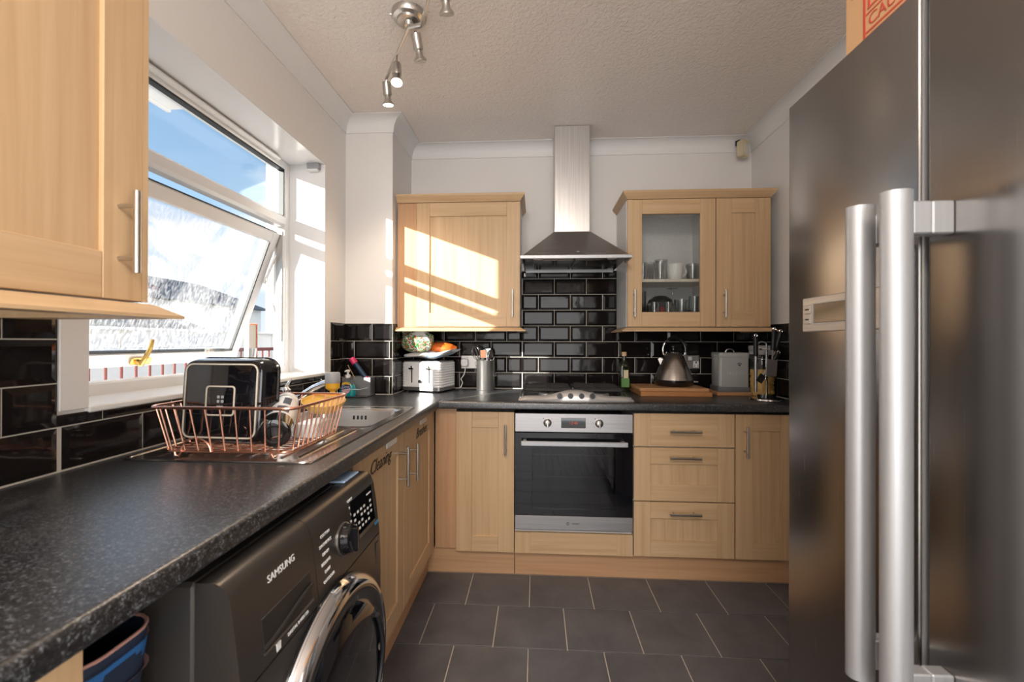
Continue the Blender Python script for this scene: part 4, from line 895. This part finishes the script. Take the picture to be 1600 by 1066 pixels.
# ------------------------------------------------------------------ sockets
def socket(x, z, w, double, label):
    o = thing('wall_socket', label, 'socket', (x, -0.0105, z)); h = 0.086
    box('plate', steel('socket_plate_steel', (0.45, 0.43, 0.41), 0.3) if 'socket_plate_steel' not in bpy.data.materials else bpy.data.materials['socket_plate_steel'], o, -w/2, -0.006, -h/2, w/2, 0, h/2, b=0.002)
    xs = (-w/4, w/4) if double else (w/8,)
    for i, sx in enumerate(xs):
        rx = sx+(0.012 if not double else 0); 
        box('outlet', plast, o, rx-0.018, -0.0085, -0.036, rx+0.018, -0.005, 0.006, b=0.002)
        sl = MB().box(rx-0.0035, -0.0092, -0.009, rx+0.0035, -0.008, 0.004).box(rx-0.013, -0.0092, -0.027, rx-0.007, -0.008, -0.022).box(rx+0.007, -0.0092, -0.027, rx+0.013, -0.008, -0.022); sl.build('pin_slots', blackp, o, smooth=0)
        bx = rx-0.038 if not double else rx+0.0
        box('rocker_switch', plast, o, bx-0.012, -0.011, 0.010, bx+0.012, -0.005, 0.034, b=0.002)
    return o
socket(0.690, 1.088, 0.147, True, 'double wall socket behind the steel utensil pot')
socket(2.095, 1.095, 0.092, False, 'single switched wall socket beside the kettle')
o = thing('plug', 'white plug with a cable to the toaster in the double socket', 'plug', (0.642, -0.0202, 1.085))
MB().loft([[(p[0], y, p[1]) for p in rrect(w, h, 0.012, 4)] for w, h, y in ((0.05, 0.052, 0), (0.05, 0.052, -0.012), (0.042, 0.044, -0.026))]).build('plug_body', plast, o)
MB().tube([(0.004, -0.014, -0.026), (0.004, -0.016, -0.05), (-0.004, -0.018, -0.08), (-0.022, -0.02, -0.105), (-0.012, -0.02, -0.13), (-0.02, -0.024, -0.155), (-0.03, -0.03, -0.164)], 0.0032, 8).build('cable', plast, o)

# ------------------------------------------------------------------ utensil pot
PX, PY = 0.788, -0.092
o = thing('utensil_pot', 'brushed steel utensil pot on the worktop left of the hob'.replace(' left of', ' between the toaster and'), 'pot', (PX, PY, WT))
MB().lathe([(0.056, 0), (0.058, 0.003), (0.058, 0.186), (0.060, 0.189), (0.056, 0.189), (0.055, 0.006)], n=40, cap1=False).build('pot', steel('pot_steel', (0.60, 0.58, 0.56), 0.36, (200, 200, 3), metal=1.0), o)
MB().tube([(0.057, -0.016, 0.10), (0.068, -0.02, 0.108), (0.066, -0.018, 0.092), (0.057, -0.016, 0.088)], 0.002, 6).build('hook', nickel, o)
def inpot(name, label, cat, dx, dy, tx, ty, h, head):
    p0 = Vector((PX+dx, PY+dy, WT+0.03)); p1 = Vector((PX+tx, PY+ty, WT+h)); o = thing(name, label, cat, p0); o.rotation_euler = (p1-p0).to_track_quat('Z', 'Y').to_euler(); L = (p1-p0).length
    MB().cyl((0, 0, 0), (0, 0, L), 0.004, n=8).build('handle', nickel, o); head(o, L); return o
def whisk(o, L):
    for k in range(5):
        a = PI*k/5; MB().tube([(0.031*math.sin(t)*math.cos(a), 0.031*math.sin(t)*math.sin(a), L+0.035-0.045*math.cos(t)) for t in [PI*2*i/18 for i in range(18)]], 0.0014, 5, closed=True).build('loop', chrome, o)
def turner(mat, w, h):
    def f(o, L): MB().box(-w/2, -0.002, L, w/2, 0.002, L+h, b=0.0019).build('blade', mat, o)
    return f
def ladle(o, L):
    MB().lathe([(0.004, -0.028), (0.022, -0.018), (0.030, 0.0), (0.029, 0.0), (0.02, -0.016)], (0, 0.02, L+0.02), 20, M=Matrix.Rotation(math.radians(70), 3, 'X')).build('cup', chrome, o)
inpot('whisk', 'wire balloon whisk leaning out of the steel utensil pot', 'whisk', 0.01, 0, -0.045, -0.01, 0.20, whisk)
inpot('slotted_turner', 'dark slotted turner standing tall in the steel utensil pot', 'spatula', 0, 0.01, 0.004, 0.02, 0.20, turner(blackp, 0.055, 0.065))
inpot('steel_turner', 'steel turner in the front of the steel utensil pot', 'spatula', -0.01, -0.02, 0.022, -0.03, 0.185, turner(inox, 0.045, 0.06))
inpot('ladle', 'steel ladle hooked over the hob side of the steel utensil pot', 'ladle', 0, 0, 0.052, -0.01, 0.205, ladle)
inpot('wooden_spoon', 'reddish wooden spoon in the steel utensil pot', 'spoon', -0.01, 0.02, -0.012, -0.028, 0.205, turner(pm('reddish_spoon_wood', (0.30, 0.12, 0.06), 0.6), 0.035, 0.05))

# ------------------------------------------------------------------ right-hand worktop things
o = thing('oil_bottle', 'dark green olive oil bottle with a cork beside the hob', 'bottle', (1.648, -0.115, WT))
dg = pm('dark_green_glass', (0.012, 0.016, 0.006), 0.08, coat=0.5)
MB().loft([[(p[0], p[1], z) for p in rrect(w, w, r, 4)] for w, r, z in ((0.056, 0.012, 0), (0.062, 0.013, 0.006), (0.062, 0.013, 0.15), (0.054, 0.02, 0.17), (0.03, 0.0149, 0.19), (0.026, 0.0129, 0.198), (0.026, 0.0129, 0.22))]).build('glass', dg, o)
MB().lathe([(0.0145, 0.219), (0.0155, 0.222), (0.0155, 0.243), (0.014, 0.245)], n=20).build('cork', pm('pale_cork', (0.62, 0.43, 0.24), 0.7), o)
MB().box(-0.022, -0.0325, 0.03, 0.026, -0.030, 0.085, b=0.001).build('label', pm('green_label', (0.10, 0.24, 0.06), 0.5), o); MB().box(0.012-0.02, -0.0328, 0.085, 0.020, -0.030, 0.135, b=0.001).build('label_top', pm('cream_label', (0.62, 0.52, 0.33), 0.5), o)
o = thing('butcher_block', 'thick wooden chopping block under the kettle', 'chopping board', (1.885, -0.20, WT))
MB().box(-0.19, -0.145, 0, 0.205, 0.13, 0.026, b=0.003).build('lower_board', wood('cherry_board_wood', (1.5, 40, 40), (0.36, 0.15, 0.05), (0.52, 0.245, 0.10)), o); MB().box(-0.195, -0.14, 0.0262, 0.19, 0.13, 0.046, b=0.004).build('upper_board', boardw, o)
def kettle():
    o = thing('kettle', 'brushed steel pyramid kettle with a black base and loop handle on the chopping block', 'kettle', (1.925, -0.185, WT+0.0462))
    MB().lathe([(0.098, 0), (0.102, 0.004), (0.112, 0.02), (0.114, 0.036), (0.112, 0.039)], n=48).build('base', blackg, o)
    ks = steel('kettle_steel', (0.46, 0.42, 0.39), 0.24, (2, 2, 200)); MB().lathe([(0.111, 0.039), (0.107, 0.05), (0.052, 0.192), (0.048, 0.196)], n=48).build('body', ks, o)
    MB().lathe([(0.050, 0.194), (0.048, 0.202), (0.02, 0.210), (0.011, 0.212), (0.010, 0.224), (0.016, 0.228), (0.015, 0.236), (0.004, 0.239)], n=32).build('lid', blackg, o)
    P = [(0.06*0+0.066*math.cos(a)+0.004, 0, 0.212+0.075*math.sin(a)) for a in [math.radians(-22+224*i/20) for i in range(21)]]
    MB().tube(P[1:14], [0.0095]*12+[0.008], 10).build('handle', blackp, o)
    MB().tube(P[13:], 0.0055, 8).tube(P[:2], 0.006, 8).build('handle_bracket', chrome, o)
    MB().loft([[(-0.080, -0.012, 0.125), (-0.080, 0.012, 0.125), (-0.064, 0.012, 0.160), (-0.064, -0.012, 0.160)], [(-0.092, -0.007, 0.158), (-0.092, 0.007, 0.158), (-0.084, 0.008, 0.168), (-0.084, -0.008, 0.168)]]).build('spout', ks, o)
    MB().tube([(0.063, -0.02, 0.16), (0.1, -0.025, 0.065)], 0.005, 8).build('water_gauge', clearp, o)
    MB().box(0.108, -0.014, 0.02, 0.142, 0.012, 0.028, b=0.003).build('switch', greyp, o)
kettle()
o = thing('serving_board', 'thin wooden board under the grey treat tin', 'chopping board', (2.245, -0.185, WT))
MB().box(-0.105, -0.10, 0, 0.115, 0.11, 0.02, b=0.004).build('board', boardw, o)
def tin():
    o = thing('treat_tin', 'light grey treat tin with a paw print and a looped lid handle', 'tin', (2.252, -0.185, WT+0.0203), -5)
    gm = pm('tin_grey_enamel', (0.40, 0.41, 0.40), 0.35); dk = pm('tin_base_grey', (0.16, 0.165, 0.175), 0.5)
    def rg(w, z, r=0.016): return [(p[0], p[1], z) for p in rrect(w, w*0.9, r, 5)]
    MB().loft([rg(0.176, 0), rg(0.18, 0.003), rg(0.18, 0.026), rg(0.176, 0.028)]).build('stand', dk, o)
    MB().loft([rg(0.162, 0.028), rg(0.165, 0.03), rg(0.165, 0.20)]).build('body', gm, o)
    l = MB().loft([rg(0.169, 0.198), rg(0.171, 0.2), rg(0.171, 0.220), rg(0.167, 0.224), rg(0.15, 0.226)]).build('lid', gm, o)
    MB().tube([(0.024*math.cos(a), 0, 0.225+0.021*math.sin(a)) for a in [PI*i/10 for i in range(11)]], 0.0035, 8).build('lid_handle', nickel, l)
    y = -0.165*0.45-0.0005; pw = MB()
    def disc(x, z, a, b): pw.loft([[(x+a*math.cos(2*PI*i/16), yy, z+b*math.sin(2*PI*i/16)) for i in range(16)] for yy in (y-0.0006, y+0.001)])
    disc(0.028, 0.154, 0.006, 0.005)
    for dx, dz in ((-0.009, 0.006), (-0.0035, 0.0105), (0.0035, 0.0105), (0.009, 0.006)): disc(0.028+dx, 0.155+dz, 0.0026, 0.0033)
    pw.build('paw_print', pm('navy_enamel', (0.02, 0.03, 0.05), 0.5), o)
    text('TREATS', 0.028, pm('pale_grey_print', (0.48, 0.49, 0.48), 0.5), o, at(0.004, y-0.0004, 0.105), name='embossed_lettering')
tin()
def jar():
    o = thing('cereal_jar', 'clear storage jar of yellow pasta shapes with a grey lid', 'jar', (2.392, -0.275, WT))
    MB().lathe([(0.060, 0.0), (0.064, 0.004), (0.064, 0.236), (0.062, 0.24)], n=40, cap0=True, cap1=False).build('jar', clearp, o)
    pm_ = pm('yellow_pasta', (0.66, 0.39, 0.09), 0.5); v = coords(pm_, (90, 90, 90)); vo = pm_.node_tree.nodes.new('ShaderNodeTexVoronoi'); pm_.node_tree.links.new(v, vo.inputs['Vector'])
    setc(pm_, ramp(pm_, vo.outputs['Distance'], [(0.2, (0.95, 0.66, 0.20)), (0.8, (0.68, 0.40, 0.09))]))
    p = MB(); rnd = random.Random(5)
    p.lathe([(0.055, 0.005), (0.055, 0.15)], n=30)
    for i in range(460):
        a = rnd.uniform(0, 2*PI); z = rnd.uniform(0.010, 0.150); r = 0.0575; d = 0.0062
        c = Vector((r*math.cos(a), r*math.sin(a), z)); ax = Vector((rnd.gauss(0, 1), rnd.gauss(0, 1), rnd.gauss(0, 1))).normalized()*d
        s = ax.orthogonal().normalized()*0.0042; t = ax.cross(s).normalized()*0.0026
        p.add([tuple(c+ax), tuple(c+s), tuple(c+t), tuple(c-s), tuple(c-t), tuple(c-ax)], [(0, 1, 2), (0, 2, 3), (0, 3, 4), (0, 4, 1), (5, 2, 1), (5, 3, 2), (5, 4, 3), (5, 1, 4)])
    q = p.build('pasta', pm_, o, smooth=0); q['kind'] = 'stuff'
    lg = pm('grey_lid_plastic', (0.36, 0.37, 0.39), 0.35)
    l = MB().lathe([(0.060, 0.236), (0.067, 0.238), (0.067, 0.262), (0.070, 0.264), (0.070, 0.282), (0.066, 0.287), (0.03, 0.288)], n=40).build('lid', lg, o)
    MB().tube([(0.026*math.cos(a), 0, 0.287+0.022*math.sin(a)) for a in [PI*i/10 for i in range(11)]], 0.004, 8).build('lid_handle', lg, l)
jar()
CX, CY = 2.325, -0.45
o = thing('utensil_carousel', 'chrome utensil carousel stand at the fridge end of the worktop', 'stand', (CX, CY, WT))
MB().lathe([(0.080, 0.0), (0.083, 0.003), (0.080, 0.010), (0.02, 0.014), (0.01, 0.02)], n=40).build('base', chrome, o); MB().lathe([(0.045, 0.0135), (0.043, 0.03), (0.012, 0.034)], n=28).build('hub', blackg, o)
MB().cyl((0, 0, 0.01), (0, 0, 0.30), 0.006, n=10).build('pole', chrome, o); MB().tube([(0.055*math.cos(a), 0.055*math.sin(a), 0.27) for a in [2*PI*i/24 for i in range(24)]], 0.003, 6, closed=True).tube([(-0.055, 0, 0.27), (0.055, 0, 0.27)], 0.003, 6).tube([(0, -0.055, 0.27), (0, 0.055, 0.27)], 0.003, 6).build('hanger_ring', chrome, o)
def tool(name, label, cat, x, y, zt, L, tilt, head):
    o = thing(name, label, cat, (CX+x, CY+y, zt)); o.rotation_euler = (0, math.radians(tilt), 0)
    MB().cyl((0, 0, -0.105), (0, 0, 0), 0.0115, 0.0115, n=14).build('handle', blackp, o)
    MB().tube([(0.007*math.cos(a), 0, 0.005+0.007*math.sin(a)) for a in [2*PI*i/12 for i in range(12)]], 0.002, 6, closed=True).build('hanging_loop', chrome, o); head(o, -0.105, L)
def rod(o, z, L): MB().cyl((0, 0, z), (0, 0, z-L), 0.0085, 0.0075, n=14).build('shaft', inoxv, o)
def paddle(w, h, mat):
    def f(o, z, L): MB().cyl((0, 0, z), (0, 0, z-L), 0.0035, n=8).build('shaft', nickel, o); MB().box(-w/2, -0.002, z-L-h, w/2, 0.002, z-L, b=0.0019).build('blade', mat, o)
    return f
tool('sharpening_steel', 'black-handled steel rod at the front of the utensil carousel', 'tool', -0.070, -0.03, 1.252, 0.185, 0, rod)
tool('slotted_spoon', 'black-handled slotted steel spoon on the utensil carousel', 'spoon', 0.008, -0.06, 1.285, 0.05, 4, paddle(0.055, 0.085, inox))
tool('serving_spoon', 'black-handled steel spoon tilted beside the fridge on the carousel', 'spoon', 0.056, -0.03, 1.275, 0.06, 16, paddle(0.045, 0.075, inox))
tool('black_turner', 'black nylon turner slanting low inside the utensil carousel', 'spatula', 0.035, -0.045, 1.165, 0.03, 33, paddle(0.035, 0.045, blackp))

# ------------------------------------------------------------------ glassware inside the glazed cabinet
def tumbler(r, h): return [(r*0.82, 0.0), (r*0.85, 0.004), (r, h), (r*0.94, h), (r*0.8, 0.012), (0.003, 0.010)]
gl0 = None
def put(name, label, cat, x, y, z, prof, mat, group, flip=False, h=0, cut=None):
    o = MB().lathe(prof if not flip else [(r, h-q) for r, q in prof][::-1], n=28).build(name, mat); o.location = (x, y, z); tag(o, label, cat, group); return o
GG = 'glasses on the cabinet shelf'; z1 = SHZ+0.0005; z2 = WZB+0.0185
put('drinking_glass', 'straight tumbler at the handle end of the cabinet shelf', 'glass', 1.738, -0.21, z1, tumbler(0.036, 0.10), drinkglass, GG)
put('drinking_glass', 'tall tumbler second from the handle end of the cabinet shelf', 'glass', 1.785, -0.14, z1, tumbler(0.038, 0.118), drinkglass, GG)
put('drinking_glass', 'faceted tumbler just beside the white mug on the shelf', 'glass', 1.832, -0.235, z1, tumbler(0.034, 0.105), drinkglass, GG)
put('drinking_glass', 'tall glass standing behind the white mug on the shelf', 'glass', 1.872, -0.11, z1, tumbler(0.04, 0.14), drinkglass, GG)
put('drinking_glass', 'short wide glass at the hinge end of the cabinet shelf', 'glass', 2.035, -0.19, z1, tumbler(0.042, 0.098), drinkglass, GG)
o = thing('mug', 'white mug with a small grey motif on the cabinet shelf', 'mug', (1.922, -0.22, z1))
MB().lathe([(0.034, 0), (0.038, 0.004), (0.047, 0.05), (0.048, 0.092), (0.045, 0.092), (0.035, 0.01), (0.003, 0.008)], n=32).build('cup', plast, o)
MB().tube([(0.044+0.024*math.sin(a), 0.010, 0.05+0.026*math.cos(a)) for a in [PI*i/10 for i in range(11)]], 0.0045, 8).build('handle', plast, o)
mm = MB()
for i in range(7): a = math.radians(-62+6*(i % 4)); zz = 0.035+0.009*(i//2); mm.add([(0.0485*math.cos(a), 0.0485*math.sin(a), zz), (0.0485*math.cos(a+0.07), 0.0485*math.sin(a+0.07), zz+0.002), (0.0488*math.cos(a+0.04), 0.0488*math.sin(a+0.04), zz+0.007)], [(0, 1, 2)])
mm.build('motif', greyp, o, smooth=0)
GB = 'glasses on the cabinet floor'
put('wine_glass', 'wine glass turned upside down on the cabinet floor', 'glass', 1.905, -0.230, z2, [(0.033, 0), (0.033, 0.002), (0.004, 0.006), (0.0035, 0.085), (0.02, 0.11), (0.036, 0.15), (0.036, 0.212), (0.034, 0.212), (0.034, 0.15), (0.002, 0.105)], drinkglass, GB, True, 0.212)
put('drinking_glass', 'tall flared glass at the handle side of the cabinet floor', 'glass', 1.738, -0.14, z2, tumbler(0.038, 0.205), drinkglass, GB)
put('drinking_glass', 'short glass in front of the tall flared one on the cabinet floor', 'glass', 1.795, -0.25, z2, tumbler(0.036, 0.128), drinkglass, GB)
put('drinking_glass', 'short glass between the wine glass and the handle side on the cabinet floor', 'glass', 1.868, -0.275, z2, tumbler(0.024, 0.128), drinkglass, GB)
put('drinking_glass', 'wide tumbler to the hinge side of the wine glass on the cabinet floor', 'glass', 1.972, -0.19, z2, tumbler(0.045, 0.15), drinkglass, GB)
put('drinking_glass', 'slim tumbler at the hinge side of the cabinet floor', 'glass', 2.036, -0.22, z2, tumbler(0.034, 0.165), drinkglass, GB)
o = MB().lathe([(0.085, 0), (0.088, 0.06), (0.085, 0.115), (0.07, 0.155), (0.035, 0.178), (0.004, 0.182)], n=32).build('black_bowl', blackp); o.location = (1.870, -0.108, z2); tag(o, 'black upturned bowl behind the wine glass in the cabinet', 'bowl')
o = MB().lathe([(0.022, 0), (0.026, 0.004), (0.030, 0.085), (0.022, 0.105)], n=24).build('red_pot', pm('red_ceramic', (0.35, 0.03, 0.03), 0.3)); o.location = (1.835, -0.212, z2); tag(o, 'small red pot among the glasses on the cabinet floor', 'pot')

# ------------------------------------------------------------------ high things
o = thing('motion_sensor', 'yellowed cream motion sensor in the ceiling corner', 'sensor', (RX-0.078, -0.075, 2.418), 32)
cr = pm('yellowed_cream_plastic', (0.60, 0.52, 0.36), 0.4)
MB().loft([[(p[0], y, p[1]) for p in rrect(w, h, 0.012, 4)] for w, h, y in ((0.062, 0.098, 0.03), (0.066, 0.106, 0.0), (0.06, 0.1, -0.012))]).build('housing', cr, o)
MB().box(-0.022, -0.015, -0.036, 0.022, -0.011, 0.026, b=0.002).build('lens', pm('sensor_lens', (0.66, 0.64, 0.58), 0.25), o)
MB().box(-0.018, 0.02, 0.03, 0.018, 0.05, 0.062, b=0.002).build('bracket', blackp, o)
o = thing('folder', 'dark teal folder lying on top of the narrow wall cabinet', 'folder', (2.275, -0.235, 2.0765)); o.rotation_euler = (0, math.radians(-6), math.radians(4))
MB().box(-0.075, -0.07, 0.0, 0.07, 0.06, 0.013, b=0.004).build('cover', pm('dark_teal_card', (0.02, 0.09, 0.10), 0.5), o)

def spotlight():
    o = thing('ceiling_spotlight', 'satin nickel ceiling spotlight bar with swivel heads, two lit', 'ceiling light', (0.605, -1.14, H))
    MB().lathe([(0.066, 0.0), (0.066, -0.012), (0.060, -0.022), (0.045, -0.026), (0.043, -0.034), (0.02, -0.036), (0.016, -0.05)], n=40).build('ceiling_rose', nickel, o)
    for a in (70, 190, 310): MB().cyl((0.066*math.cos(math.radians(a)), 0.066*math.sin(math.radians(a)), -0.007), (0.072*math.cos(math.radians(a)), 0.072*math.sin(math.radians(a)), -0.007), 0.003, n=8).build('screw', nickel, o)
    A = Vector((-0.185, 0.265, -0.085)); B = Vector((0.0, 0.0, -0.052)); Cc = Vector((0.055, -0.02, -0.06)); D = Vector((0.155, -0.235, -0.080))
    MB().tube([B, A], 0.0062, 10).build('arm', nickel, o); MB().tube([Cc, D], 0.0062, 10).build('arm', nickel, o); MB().tube([B, Cc], 0.009, 10).build('hub_link', nickel, o)
    bulb_on = pm('lit_bulb', (1, 0.9, 0.75), 0.3, emit=(1.0, 0.80, 0.58), estr=14.0); bulb_off = pm('unlit_bulb', (0.62, 0.55, 0.42), 0.15, 0.6)
    def head(root, d, lit, stem=0.02):
        d = Vector(d).normalized(); root = Vector(root); q = d.to_track_quat('Z', 'Y').to_matrix(); p = root+d*stem
        hd = MB().cyl(root, p, 0.0045, n=8).lathe([(0.006, 0), (0.019, 0.003), (0.0195, 0.055), (0.017, 0.06)], tuple(p), 24, M=q).build('spot_head', nickel, o)
        b = MB().lathe([(0.013, 0.060), (0.014, 0.078), (0.025, 0.092), (0.026, 0.098)], tuple(p), 24, M=q).build('bulb', nickel, hd)
        MB().lathe([(0.0235, 0.0972), (0.022, 0.099), (0.001, 0.0995)], tuple(p), 24, M=q).build('bulb_face', bulb_on if lit else bulb_off, b)
        if lit:
            w = o.location+p+d*0.115
            lamp('spot_bulb', 'SPOT', 24.0, (1.0, 0.80, 0.60), w, d, spot_size=math.radians(96), spot_blend=0.8, shadow_soft_size=0.075)
    head(A, (0.02, 0.22, -1.0), True, 0.012)
    head(B+(A-B)*0.5, (0.10, -0.28, -1.0), True, 0.05)
    head(B+Vector((0.02, 0.02, 0.0)), (0.12, 0.35, -1.0), False, 0.008)
    head(D+Vector((0.04, -0.03, 0.0)), (0.02, 0.30, -0.7), False, 0.012)
spotlight()
